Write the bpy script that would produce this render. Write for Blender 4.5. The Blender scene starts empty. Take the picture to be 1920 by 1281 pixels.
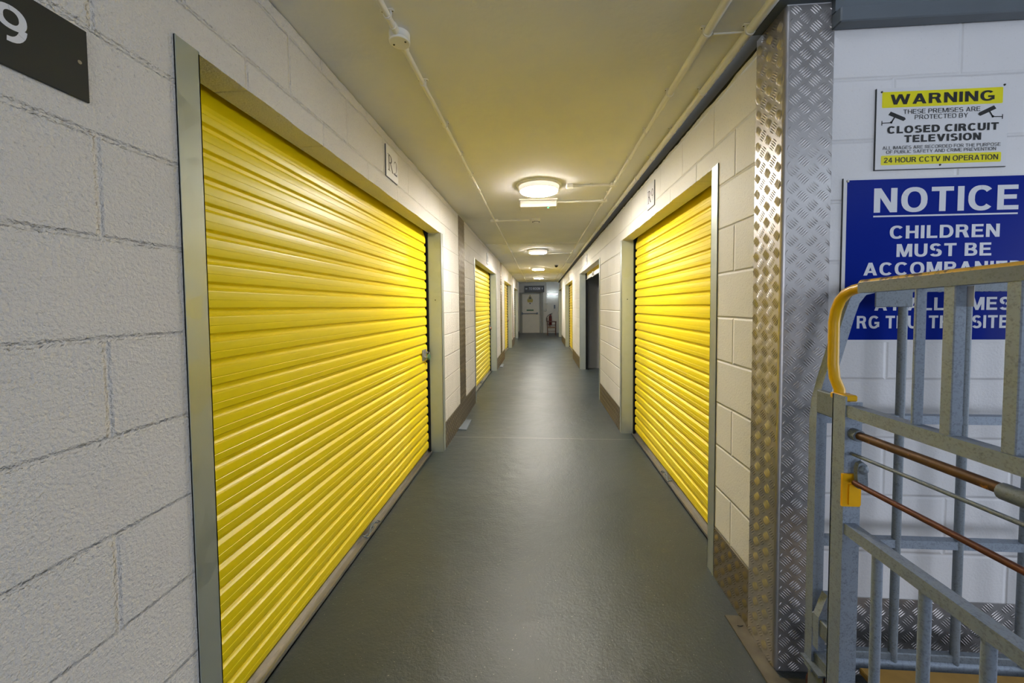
import bpy, bmesh, math, random
from mathutils import Vector, Matrix
random.seed(7)
C = bpy.context.scene.collection
S = bpy.context.scene
PI = math.pi

# ------------------------------------------------------------------ camera
cam_d = bpy.data.cameras.new('camera'); cam = bpy.data.objects.new('camera', cam_d); C.objects.link(cam)
S.camera = cam
cam_d.sensor_fit = 'HORIZONTAL'; cam_d.sensor_width = 36.0
cam_d.lens = 36.0 * 715.0 / 1920.0
cam_d.shift_y = -38.7356 / 1920.0
cam_d.clip_start = 0.02; cam_d.clip_end = 200
YAW, PITCH, ROLL = 0.0712, 0.038, -0.0082
cam.matrix_world = (Matrix.Translation((0.0176, 0, 1.4612)) @ Matrix.Rotation(YAW, 4, 'Z')
                    @ Matrix.Rotation(PI/2 - PITCH, 4, 'X') @ Matrix.Rotation(ROLL, 4, 'Z'))

# ------------------------------------------------------------------ world, exposure
w = bpy.data.worlds.new('daylight'); S.world = w; w.use_nodes = True
bg = w.node_tree.nodes['Background']
bg.inputs['Color'].default_value = (0.81, 0.88, 1.0, 1); bg.inputs['Strength'].default_value = 5.0
S.view_settings.view_transform = 'Standard'; S.view_settings.look = 'None'
S.view_settings.exposure = 0.08; S.view_settings.gamma = 1.0; S.view_settings.use_curve_mapping = False
try:
    S.cycles.max_bounces = 12; S.cycles.diffuse_bounces = 8; S.cycles.glossy_bounces = 5
    S.cycles.use_denoising = True; S.cycles.sample_clamp_indirect = 6.0
    S.cycles.caustics_reflective = False; S.cycles.caustics_refractive = False
except Exception: pass
LAMP = 200.0      # radiance of the round corridor lamps
TUBE = 30.0

# ------------------------------------------------------------------ materials
def lin(c):
    def f(v):
        v /= 255.0
        return v/12.92 if v <= 0.04045 else ((v+0.055)/1.055)**2.4
    return (f(c[0]), f(c[1]), f(c[2]), 1)
def newmat(name):
    m = bpy.data.materials.new(name); m.use_nodes = True
    nt = m.node_tree; b = nt.nodes['Principled BSDF']
    return m, nt, b
def N(nt, t, **kw):
    n = nt.nodes.new(t)
    for k, v in kw.items():
        if k.startswith('_'): setattr(n, k[1:], v)
        else: n.inputs[k.replace('__', ' ')].default_value = v
    return n
def ramp(nt, src, stops):
    r = nt.nodes.new('ShaderNodeValToRGB')
    while len(r.color_ramp.elements) < len(stops): r.color_ramp.elements.new(0.5)
    for e, (p, c) in zip(r.color_ramp.elements, stops): e.position = p; e.color = c
    nt.links.new(src, r.inputs['Fac']); return r
def pos(nt):
    return nt.nodes.new('ShaderNodeTexCoord').outputs['Object']
def mat(name, rgb, rough=0.5, metal=0.0, var=0.0, scale=8.0, bump=0.0, bscale=60.0, coat=0.0, rvar=0.0, spec=None, detail=4):
    """plain procedural material: colour varied by noise, optional bump"""
    m, nt, b = newmat(name); L = nt.links
    c = lin(rgb)
    co = pos(nt)
    n = N(nt, 'ShaderNodeTexNoise', Scale=scale, Detail=float(detail)); L.new(co, n.inputs['Vector'])
    lo = tuple(max(0, x*(1-var)) for x in c[:3])+(1,); hi = tuple(min(1, x*(1+var)) for x in c[:3])+(1,)
    r = ramp(nt, n.outputs['Fac'], [(0.3, lo), (0.7, hi)])
    L.new(r.outputs['Color'], b.inputs['Base Color'])
    b.inputs['Roughness'].default_value = rough; b.inputs['Metallic'].default_value = metal
    if coat: b.inputs['Coat Weight'].default_value = coat; b.inputs['Coat Roughness'].default_value = 0.15
    if spec is not None: b.inputs['Specular IOR Level'].default_value = spec
    if rvar:
        mr = N(nt, 'ShaderNodeMapRange'); L.new(n.outputs['Fac'], mr.inputs['Value'])
        mr.inputs['From Min'].default_value = .3; mr.inputs['From Max'].default_value = .7
        mr.inputs['To Min'].default_value = max(0, rough-rvar); mr.inputs['To Max'].default_value = rough+rvar
        L.new(mr.outputs[0], b.inputs['Roughness'])
    if bump:
        n2 = N(nt, 'ShaderNodeTexNoise', Scale=bscale, Detail=3.0); L.new(co, n2.inputs['Vector'])
        bp = N(nt, 'ShaderNodeBump', Strength=1.0, Distance=bump); L.new(n2.outputs['Fac'], bp.inputs['Height'])
        L.new(bp.outputs['Normal'], b.inputs['Normal'])
    return m
def emit(name, rgb, s):
    m, nt, b = newmat(name); c = lin(rgb)
    n = N(nt, 'ShaderNodeTexNoise', Scale=2.0)
    b.inputs['Base Color'].default_value = c; b.inputs['Emission Color'].default_value = c; b.inputs['Emission Strength'].default_value = s
    return m
def block_mat(name, axis, off, rgb, rough_bump, fine, joint=0.0035, rough=0.55, dirt=0.03):
    """painted concrete blockwork, 450 x 225 module, joints at world z = .045 + .225 n"""
    m, nt, b = newmat(name); L = nt.links; co = pos(nt)
    sx = N(nt, 'ShaderNodeSeparateXYZ'); L.new(co, sx.inputs[0])
    a = N(nt, 'ShaderNodeMath', _operation='SUBTRACT'); L.new(sx.outputs[axis], a.inputs[0]); a.inputs[1].default_value = off - 45.0
    z = N(nt, 'ShaderNodeMath', _operation='SUBTRACT'); L.new(sx.outputs['Z'], z.inputs[0]); z.inputs[1].default_value = 0.045 - 4.5
    cb = N(nt, 'ShaderNodeCombineXYZ'); L.new(a.outputs[0], cb.inputs[0]); L.new(z.outputs[0], cb.inputs[1])
    # joints wander a little
    nw = N(nt, 'ShaderNodeTexNoise', Scale=3.0, Detail=2.0); L.new(co, nw.inputs['Vector'])
    vs = N(nt, 'ShaderNodeVectorMath', _operation='SUBTRACT'); L.new(nw.outputs['Color'], vs.inputs[0]); vs.inputs[1].default_value = (.5, .5, .5)
    vm = N(nt, 'ShaderNodeVectorMath', _operation='SCALE'); L.new(vs.outputs[0], vm.inputs[0]); vm.inputs['Scale'].default_value = 0.008
    va = N(nt, 'ShaderNodeVectorMath', _operation='ADD'); L.new(cb.outputs[0], va.inputs[0]); L.new(vm.outputs[0], va.inputs[1])
    br = nt.nodes.new('ShaderNodeTexBrick'); L.new(va.outputs[0], br.inputs['Vector'])
    br.offset = 0.5; br.offset_frequency = 2; br.squash = 1
    br.inputs['Scale'].default_value = 1.0; br.inputs['Brick Width'].default_value = .45; br.inputs['Row Height'].default_value = .225
    br.inputs['Mortar Size'].default_value = 0.010; br.inputs['Mortar Smooth'].default_value = 1.0
    br.inputs['Color1'].default_value = (.45, .45, .45, 1); br.inputs['Color2'].default_value = (.55, .55, .55, 1)
    n1 = N(nt, 'ShaderNodeTexNoise', Scale=fine, Detail=3.5, Roughness=.6); L.new(co, n1.inputs['Vector'])
    n3 = N(nt, 'ShaderNodeTexNoise', Scale=2.2, Detail=3.0); L.new(co, n3.inputs['Vector'])
    c = lin(rgb); lo = tuple(x*(1-dirt*2) for x in c[:3])+(1,); 
    r = ramp(nt, n3.outputs['Fac'], [(0.3, lo), (0.65, c)])
    # pits in the render, slightly darker
    pit = ramp(nt, n1.outputs['Fac'], [(0.28, (.80, .80, .80, 1)), (0.40, (1, 1, 1, 1))])
    mx = N(nt, 'ShaderNodeMix', _data_type='RGBA', _blend_type='MULTIPLY'); mx.inputs['Factor'].default_value = 1.0 if rough_bump > .001 else .3
    L.new(r.outputs['Color'], mx.inputs['A']); L.new(pit.outputs['Color'], mx.inputs['B'])
    L.new(mx.outputs['Result'], b.inputs['Base Color'])
    b1 = N(nt, 'ShaderNodeBump', Strength=1.0, Distance=rough_bump); L.new(n1.outputs['Fac'], b1.inputs['Height'])
    inv = N(nt, 'ShaderNodeMath', _operation='SUBTRACT'); inv.inputs[0].default_value = 1.0; L.new(br.outputs['Fac'], inv.inputs[1])
    b2 = N(nt, 'ShaderNodeBump', Strength=1.0, Distance=joint); L.new(inv.outputs[0], b2.inputs['Height'])
    L.new(b1.outputs['Normal'], b2.inputs['Normal']); L.new(b2.outputs['Normal'], b.inputs['Normal'])
    b.inputs['Roughness'].default_value = rough
    return m
M = {}
M['block_l'] = block_mat('painted_block_left', 'Y', 0.335, (235, 231, 226), .011, 120, .0055)
M['block_r'] = block_mat('painted_block_right', 'Y', 0.105, (233, 231, 226), .0012, 130, .005)
M['block_f'] = block_mat('painted_block_facing', 'X', 1.332, (232, 231, 234), .0010, 120, .004, rough=.45)
M['block_e'] = block_mat('painted_block_end', 'X', 0.0, (216, 212, 198), .001, 60, .003)
M['unit_wall'] = mat('unit_partition_paint', (168, 170, 172), .6, var=.04, bump=.001)
M['ceiling'] = mat('ceiling_paint', (236, 236, 234), .7, spec=.15, var=.035, scale=2.2, bump=.0012, bscale=35)
M['pipe_paint'] = mat('painted_conduit', (240, 238, 230), .5, var=.03)
M['white_plastic'] = mat('white_plastic', (232, 230, 224), .35, var=.01)
M['lamp_body'] = emit('opal_lamp_body', (255, 247, 238), .62)
M['diffuser'] = emit('lit_diffuser', (255, 248, 238), LAMP)
M['tube_lit'] = emit('lit_tube', (225, 240, 255), TUBE)
M['led_green'] = emit('green_led', (40, 255, 150), 6.0)
M['yellow'] = mat('yellow_shutter_paint', (240, 216, 6), .38, var=.012, scale=3)
M['galv'] = None
def galv(name, rgb, rough, scale=60, var=.18, metal=.85):
    m, nt, b = newmat(name); L = nt.links; co = pos(nt)
    v = nt.nodes.new('ShaderNodeTexVoronoi'); v.inputs['Scale'].default_value = scale; L.new(co, v.inputs['Vector'])
    n = N(nt, 'ShaderNodeTexNoise', Scale=scale*.25, Detail=4.0); L.new(co, n.inputs['Vector'])
    bw = N(nt, 'ShaderNodeRGBToBW'); L.new(v.outputs['Color'], bw.inputs[0])
    ad = N(nt, 'ShaderNodeMath', _operation='ADD'); L.new(bw.outputs[0], ad.inputs[0]); L.new(n.outputs['Fac'], ad.inputs[1])
    c = lin(rgb); lo = tuple(x*(1-var) for x in c[:3])+(1,); hi = tuple(min(1, x*(1+var)) for x in c[:3])+(1,)
    r = ramp(nt, ad.outputs[0], [(0.35, lo), (1.0, hi)]); 
    L.new(r.outputs['Color'], b.inputs['Base Color'])
    b.inputs['Metallic'].default_value = metal
    mr = N(nt, 'ShaderNodeMapRange'); L.new(ad.outputs[0], mr.inputs['Value'])
    mr.inputs['From Min'].default_value = .4; mr.inputs['From Max'].default_value = 1.2
    mr.inputs['To Min'].default_value = rough-.08; mr.inputs['To Max'].default_value = rough+.1
    L.new(mr.outputs[0], b.inputs['Roughness'])
    bp = N(nt, 'ShaderNodeBump', Strength=.4, Distance=.0006); L.new(ad.outputs[0], bp.inputs['Height']); L.new(bp.outputs['Normal'], b.inputs['Normal'])
    return m
M['jamb'] = galv('galvanised_jamb', (172, 179, 172), .36, 18, .05, .62)
M['galv'] = galv('hot_dip_galvanised_steel', (134, 144, 158), .5, 260, .28, .4)
M['galv_dark'] = galv('weathered_galvanised_steel', (112, 120, 128), .55, 260, .3, .35)
M['tread'] = mat('aluminium_tread_plate', (188, 184, 184), .40, metal=.92, var=.07, scale=5, rvar=.04)
M['tread_dull'] = mat('dull_aluminium_tread_plate', (150, 140, 124), .42, metal=.85, var=.1, scale=5, rvar=.04)
M['alu'] = mat('mill_aluminium', (176, 172, 164), .38, metal=.9, var=.1, scale=12)
M['beam'] = mat('grey_painted_steel', (96, 104, 112), .5, var=.06)
M['beam_dark'] = mat('dark_olive_steel', (70, 66, 44), .6, var=.1)
M['black'] = mat('black_rubber', (18, 20, 22), .6, var=.2)
M['black_plastic'] = mat('black_plastic', (22, 22, 24), .25, var=.1)
M['screw'] = mat('dark_screw_head', (70, 68, 62), .4, metal=.8, var=.1)
M['sign_dark'] = mat('charcoal_sign_board', (38, 42, 42), .42, var=.04)
M['sign_white'] = mat('white_sign_board', (226, 226, 230), .4, var=.01)
M['sign_blue'] = mat('blue_sign_face', (0, 34, 142), .30, var=.03, scale=3, spec=.08)
M['sign_yellow'] = mat('yellow_sign_band', (238, 228, 0), .35, var=.01)
M['ink'] = mat('black_sign_print', (18, 18, 20), .4)
M['ink_white'] = mat('white_sign_print', (226, 228, 236), .4)
M['ink_grey'] = mat('dark_violet_number_print', (46, 38, 52), .5)
M['handle_yellow'] = mat('yellow_plastic_coating', (232, 178, 8), .34, var=.06, scale=20)
M['latch_plate_y'] = mat('yellow_plastic_latch', (240, 178, 10), .38, var=.05, scale=30)
M['brass_green'] = mat('green_padlock_body', (84, 122, 92), .35, metal=.2, var=.05)
M['brass_red'] = mat('dull_pink_padlock_body', (166, 110, 96), .4, metal=.3, var=.05)
M['red'] = mat('red_enamel', (112, 26, 20), .3, var=.05)
M['wood'] = mat('dark_varnished_wood', (84, 50, 30), .45, var=.2, scale=25)
M['seat'] = mat('worn_tan_seat', (140, 112, 82), .7, var=.1)
M['deck'] = mat('tan_plywood_deck', (176, 136, 62), .6, var=.14, scale=14, detail=8)
M['door_paint'] = mat('cream_door_paint', (222, 216, 198), .45, var=.03, scale=4)
M['frame_paint'] = mat('grey_door_frame_paint', (150, 150, 138), .45, var=.05)
M['green_label'] = mat('green_sign', (50, 104, 66), .4)
M['caution'] = mat('dull_yellow_caution', (176, 160, 66), .45)
M['caster'] = mat('brown_castor_tread', (120, 74, 60), .5, var=.15)
M['floorplate'] = mat('worn_steel_floor_plate', (104, 98, 84), .5, metal=.5, var=.25, scale=14)
# rusty tube
def rust_mat(name, base, hi, th):
    m, nt, b = newmat(name); L = nt.links; co = pos(nt)
    n = N(nt, 'ShaderNodeTexNoise', Scale=26.0, Detail=6.0, Roughness=.7); L.new(co, n.inputs['Vector'])
    r = ramp(nt, n.outputs['Fac'], [(0.3, lin(tuple(x*.7 for x in base))), (th, lin(base)), (th+.08, lin(hi)), (1, lin(hi))])
    L.new(r.outputs['Color'], b.inputs['Base Color']); b.inputs['Roughness'].default_value = .55; b.inputs['Metallic'].default_value = .3
    bp = N(nt, 'ShaderNodeBump', Strength=.6, Distance=.001); L.new(n.outputs['Fac'], bp.inputs['Height']); L.new(bp.outputs['Normal'], b.inputs['Normal'])
    return m
M['rust_brown'] = rust_mat('rust_brown_tube', (104, 70, 34), (214, 140, 40), .60)
M['rust_red'] = rust_mat('rust_red_rod', (106, 54, 28), (140, 80, 44), .66)
# worn yellow paint over steel: paint survives on the upper side of the rail
def worn_rail():
    m, nt, b = newmat('worn_yellow_rail_paint'); L = nt.links; co = pos(nt)
    n = N(nt, 'ShaderNodeTexNoise', Scale=38.0, Detail=5.0, Roughness=.65); L.new(co, n.inputs['Vector'])
    r = ramp(nt, n.outputs['Fac'], [(0.40, lin((112, 78, 40))), (0.46, lin((150, 128, 62))), (0.50, lin((222, 176, 52))), (1, lin((226, 180, 60)))])
    L.new(r.outputs['Color'], b.inputs['Base Color']); b.inputs['Roughness'].default_value = .45
    return m
M['worn'] = worn_rail()
def floor_mat():
    m, nt, b = newmat('painted_concrete_floor'); L = nt.links; co = pos(nt)
    n = N(nt, 'ShaderNodeTexNoise', Scale=1.3, Detail=6.0, Roughness=.6); L.new(co, n.inputs['Vector'])
    c = ramp(nt, n.outputs['Fac'], [(0.3, lin((52, 61, 64))), (0.7, lin((66, 74, 76)))])
    # light specks and scratches
    s = N(nt, 'ShaderNodeTexNoise', Scale=120.0, Detail=2.0, Roughness=.5); L.new(co, s.inputs['Vector'])
    sr = ramp(nt, s.outputs['Fac'], [(0.70, (0, 0, 0, 1)), (0.74, (1, 1, 1, 1))])
    mx = N(nt, 'ShaderNodeMix', _data_type='RGBA'); L.new(sr.outputs['Color'], mx.inputs['Factor'])
    L.new(c.outputs['Color'], mx.inputs['A']); mx.inputs['B'].default_value = lin((150, 152, 148))
    # the pale movement joint crossing the floor at y = 4.18
    sp = N(nt, 'ShaderNodeSeparateXYZ'); L.new(co, sp.inputs[0])
    d = N(nt, 'ShaderNodeMath', _operation='SUBTRACT'); L.new(sp.outputs['Y'], d.inputs[0]); d.inputs[1].default_value = 4.18
    ab = N(nt, 'ShaderNodeMath', _operation='ABSOLUTE'); L.new(d.outputs[0], ab.inputs[0])
    lt = N(nt, 'ShaderNodeMath', _operation='LESS_THAN'); L.new(ab.outputs[0], lt.inputs[0]); lt.inputs[1].default_value = .008
    ml = N(nt, 'ShaderNodeMath', _operation='MULTIPLY'); L.new(lt.outputs[0], ml.inputs[0]); ml.inputs[1].default_value = .55
    m2 = N(nt, 'ShaderNodeMix', _data_type='RGBA'); L.new(ml.outputs[0], m2.inputs['Factor'])
    L.new(mx.outputs['Result'], m2.inputs['A']); m2.inputs['B'].default_value = lin((134, 136, 128))
    L.new(m2.outputs['Result'], b.inputs['Base Color'])
    n2 = N(nt, 'ShaderNodeTexNoise', Scale=2.6, Detail=5.0); L.new(co, n2.inputs['Vector'])
    mr = N(nt, 'ShaderNodeMapRange'); L.new(n2.outputs['Fac'], mr.inputs['Value'])
    mr.inputs['From Min'].default_value = .3; mr.inputs['From Max'].default_value = .7; mr.inputs['To Min'].default_value = .30; mr.inputs['To Max'].default_value = .37
    L.new(mr.outputs[0], b.inputs['Roughness'])
    b1 = N(nt, 'ShaderNodeTexNoise', Scale=70.0, Detail=4.0, Roughness=.7); L.new(co, b1.inputs['Vector'])
    b2 = N(nt, 'ShaderNodeTexNoise', Scale=9.0, Detail=3.0); L.new(co, b2.inputs['Vector'])
    bp = N(nt, 'ShaderNodeBump', Strength=1.0, Distance=.0022); L.new(b1.outputs['Fac'], bp.inputs['Height'])
    bq = N(nt, 'ShaderNodeBump', Strength=1.0, Distance=.004); L.new(b2.outputs['Fac'], bq.inputs['Height'])
    L.new(bp.outputs['Normal'], bq.inputs['Normal']); L.new(bq.outputs['Normal'], b.inputs['Normal'])
    return m
M['floor'] = floor_mat()

# ------------------------------------------------------------------ mesh helpers
ORG = {}
def tag(o, label=None, cat=None, group=None, kind=None):
    if label: o['label'] = label
    if cat: o['category'] = cat
    if group: o['group'] = group
    if kind: o['kind'] = kind
    return o
def empty(name, loc, label=None, cat=None, group=None, kind=None):
    o = bpy.data.objects.new(name, None); C.objects.link(o); o.location = loc; o.empty_display_size = .1
    ORG[o.name] = Vector(loc)
    return tag(o, label, cat, group, kind)
def outward(me):
    bm = bmesh.new(); bm.from_mesh(me); bmesh.ops.recalc_face_normals(bm, faces=bm.faces); bm.to_mesh(me); bm.free()
class MB:
    def __init__(s): s.v = []; s.f = []; s.mi = []; s.sm = []
    def add(s, vs, fs, smooth=False):
        b = len(s.v); s.v += [tuple(p) for p in vs]; s.f += [tuple(i+b for i in f) for f in fs]; s.sm += [smooth]*len(fs); return s
    def box(s, x0, x1, y0, y1, z0, z1, bev=0.0):
        x0, x1 = min(x0, x1), max(x0, x1); y0, y1 = min(y0, y1), max(y0, y1); z0, z1 = min(z0, z1), max(z0, z1)
        if bev <= 0:
            vs = [(x, y, z) for x in (x0, x1) for y in (y0, y1) for z in (z0, z1)]
            return s.add(vs, [(0, 1, 3, 2), (4, 6, 7, 5), (0, 4, 5, 1), (2, 3, 7, 6), (0, 2, 6, 4), (1, 5, 7, 3)])
        h = [(x1-x0)/2, (y1-y0)/2, (z1-z0)/2]; c = [(x0+x1)/2, (y0+y1)/2, (z0+z1)/2]
        bev = min(bev, min(h)*.9)
        vs = []; idx = {}
        for sx in (-1, 1):
            for sy in (-1, 1):
                for sz in (-1, 1):
                    for a in range(3):
                        p = [sx*(h[0]-bev), sy*(h[1]-bev), sz*(h[2]-bev)]
                        p[a] = (sx, sy, sz)[a]*h[a]
                        idx[(sx, sy, sz, a)] = len(vs); vs.append((p[0]+c[0], p[1]+c[1], p[2]+c[2]))
        fs = []
        def face(keys):
            ids = [idx[k] for k in keys]; P = [Vector(vs[i]) for i in ids]
            n = (P[1]-P[0]).cross(P[2]-P[1]); m = sum(P, Vector())/len(P) - Vector(c)
            fs.append(ids if n.dot(m) > 0 else ids[::-1])
        for a in range(3):
            o = [i for i in range(3) if i != a]
            for sg in (-1, 1):
                ks = []
                for (p, q) in ((-1, -1), (1, -1), (1, 1), (-1, 1)):
                    k = [0, 0, 0]; k[a] = sg; k[o[0]] = p; k[o[1]] = q; ks.append((*k, a))
                face(ks)
            for p in (-1, 1):
                for q in (-1, 1):
                    k0 = [0, 0, 0]; k0[o[0]] = p; k0[o[1]] = q
                    k1 = k0[:]; k0[a] = -1; k1[a] = 1
                    face([(*k0, o[0]), (*k1, o[0]), (*k1, o[1]), (*k0, o[1])])
        for sx in (-1, 1):
            for sy in (-1, 1):
                for sz in (-1, 1): face([(sx, sy, sz, a) for a in range(3)])
        return s.add(vs, fs)
    def tube(s, pts, r, n=12, cap=True, square=False, up=None):
        pts = [Vector(p) for p in pts]; rs = r if isinstance(r, (list, tuple)) else [r]*len(pts)
        rings = []; prev = None
        for i, p in enumerate(pts):
            if i == 0: t = pts[1]-p
            elif i == len(pts)-1: t = p-pts[i-1]
            else: t = (pts[i+1]-p).normalized() + (p-pts[i-1]).normalized()
            t.normalize()
            if prev is None:
                a = Vector(up) if up else (Vector((0, 0, 1)) if abs(t.z) < .9 else Vector((0, 1, 0)))
            else: a = prev
            a = (a - t*a.dot(t)).normalized(); prev = a; bvec = t.cross(a)
            k = 1.0
            if 0 < i < len(pts)-1:
                cs = (pts[i+1]-p).normalized().dot((p-pts[i-1]).normalized()); k = 1/max(.5, math.sqrt((1+cs)/2))
            if square:
                ring = [p + a*rs[i]*u + bvec*rs[i]*v for u, v in ((1, 1), (-1, 1), (-1, -1), (1, -1))]
            else:
                ring = [p + (a*math.cos(2*PI*j/n) + bvec*math.sin(2*PI*j/n))*rs[i] for j in range(n)]
            rings.append(ring)
        m = len(rings[0]); vs = [q for r_ in rings for q in r_]; fs = []
        for i in range(len(rings)-1):
            for j in range(m):
                k = (j+1) % m; fs.append((i*m+j, i*m+k, (i+1)*m+k, (i+1)*m+j))
        s.add(vs, fs, not square)
        if cap:
            s.add(rings[0], [tuple(range(m))[::-1]]); s.add(rings[-1], [tuple(range(m))])
        return s
    def lathe(s, prof, c, axis='Z', n=24, smooth=True):
        """prof: list of (radius, height); axis Z up, or a direction vector"""
        c = Vector(c)
        d = {'Z': Vector((0, 0, 1)), 'X': Vector((1, 0, 0)), 'Y': Vector((0, 1, 0))}.get(axis, None) if isinstance(axis, str) else Vector(axis)
        a = Vector((1, 0, 0)) if abs(d.x) < .9 else Vector((0, 1, 0)); a = (a-d*a.dot(d)).normalized(); b = d.cross(a)
        vs = []; fs = []
        for r, h in prof:
            for j in range(n): vs.append(c + d*h + (a*math.cos(2*PI*j/n)+b*math.sin(2*PI*j/n))*max(r, 1e-5))
        for i in range(len(prof)-1):
            for j in range(n):
                k = (j+1) % n; fs.append((i*n+j, i*n+k, (i+1)*n+k, (i+1)*n+j))
        s.add(vs, fs, smooth)
        s.add(vs[:n], [tuple(range(n))[::-1]]); s.add(vs[-n:], [tuple(range(n))])
        return s
    def prism(s, poly, o, u, v, nrm, t0, t1):
        """2-D polygon (list of (a,b)) in frame o,u,v extruded along nrm from t0 to t1"""
        o, u, v, nrm = map(Vector, (o, u, v, nrm)); n = len(poly)
        vs = [o+u*a+v*b+nrm*t0 for a, b in poly]+[o+u*a+v*b+nrm*t1 for a, b in poly]
        fs = [tuple(range(n))[::-1], tuple(range(n, 2*n))]+[(i, (i+1) % n, n+(i+1) % n, n+i) for i in range(n)]
        return s.add(vs, fs)
    def build(s, name, m, parent=None, label=None, kind=None, cat=None, group=None):
        off = Vector((0, 0, 0)); p = parent
        if parent is not None: off = ORG.get(parent.name, off)
        me = bpy.data.meshes.new(name)
        me.from_pydata([tuple(Vector(q)-off) for q in s.v], [], s.f)
        me.materials.append(m)
        me.polygons.foreach_set('use_smooth', s.sm)
        me.validate(); me.update()
        if len(s.f) < 60000 and 'lettering' not in name: outward(me)
        o = bpy.data.objects.new(name, me); C.objects.link(o)
        if parent is not None: o.parent = parent
        ORG[o.name] = off
        return tag(o, label, cat, group, kind)
def root_mesh(name, mb, m, org, label, cat, group=None, kind=None):
    """a thing that is one mesh with its origin at its base"""
    off = Vector(org)
    me = bpy.data.meshes.new(name); me.from_pydata([tuple(Vector(q)-off) for q in mb.v], [], mb.f)
    me.materials.append(m); me.polygons.foreach_set('use_smooth', mb.sm); me.validate(); me.update(); outward(me)
    o = bpy.data.objects.new(name, me); C.objects.link(o); o.location = org; ORG[o.name] = off
    return tag(o, label, cat, group, kind)
def copy_tree(o, parent=None):
    c = o.copy(); C.objects.link(c)
    if parent is not None: c.parent = parent
    for ch in list(o.children): copy_tree(ch, c)
    return c
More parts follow.
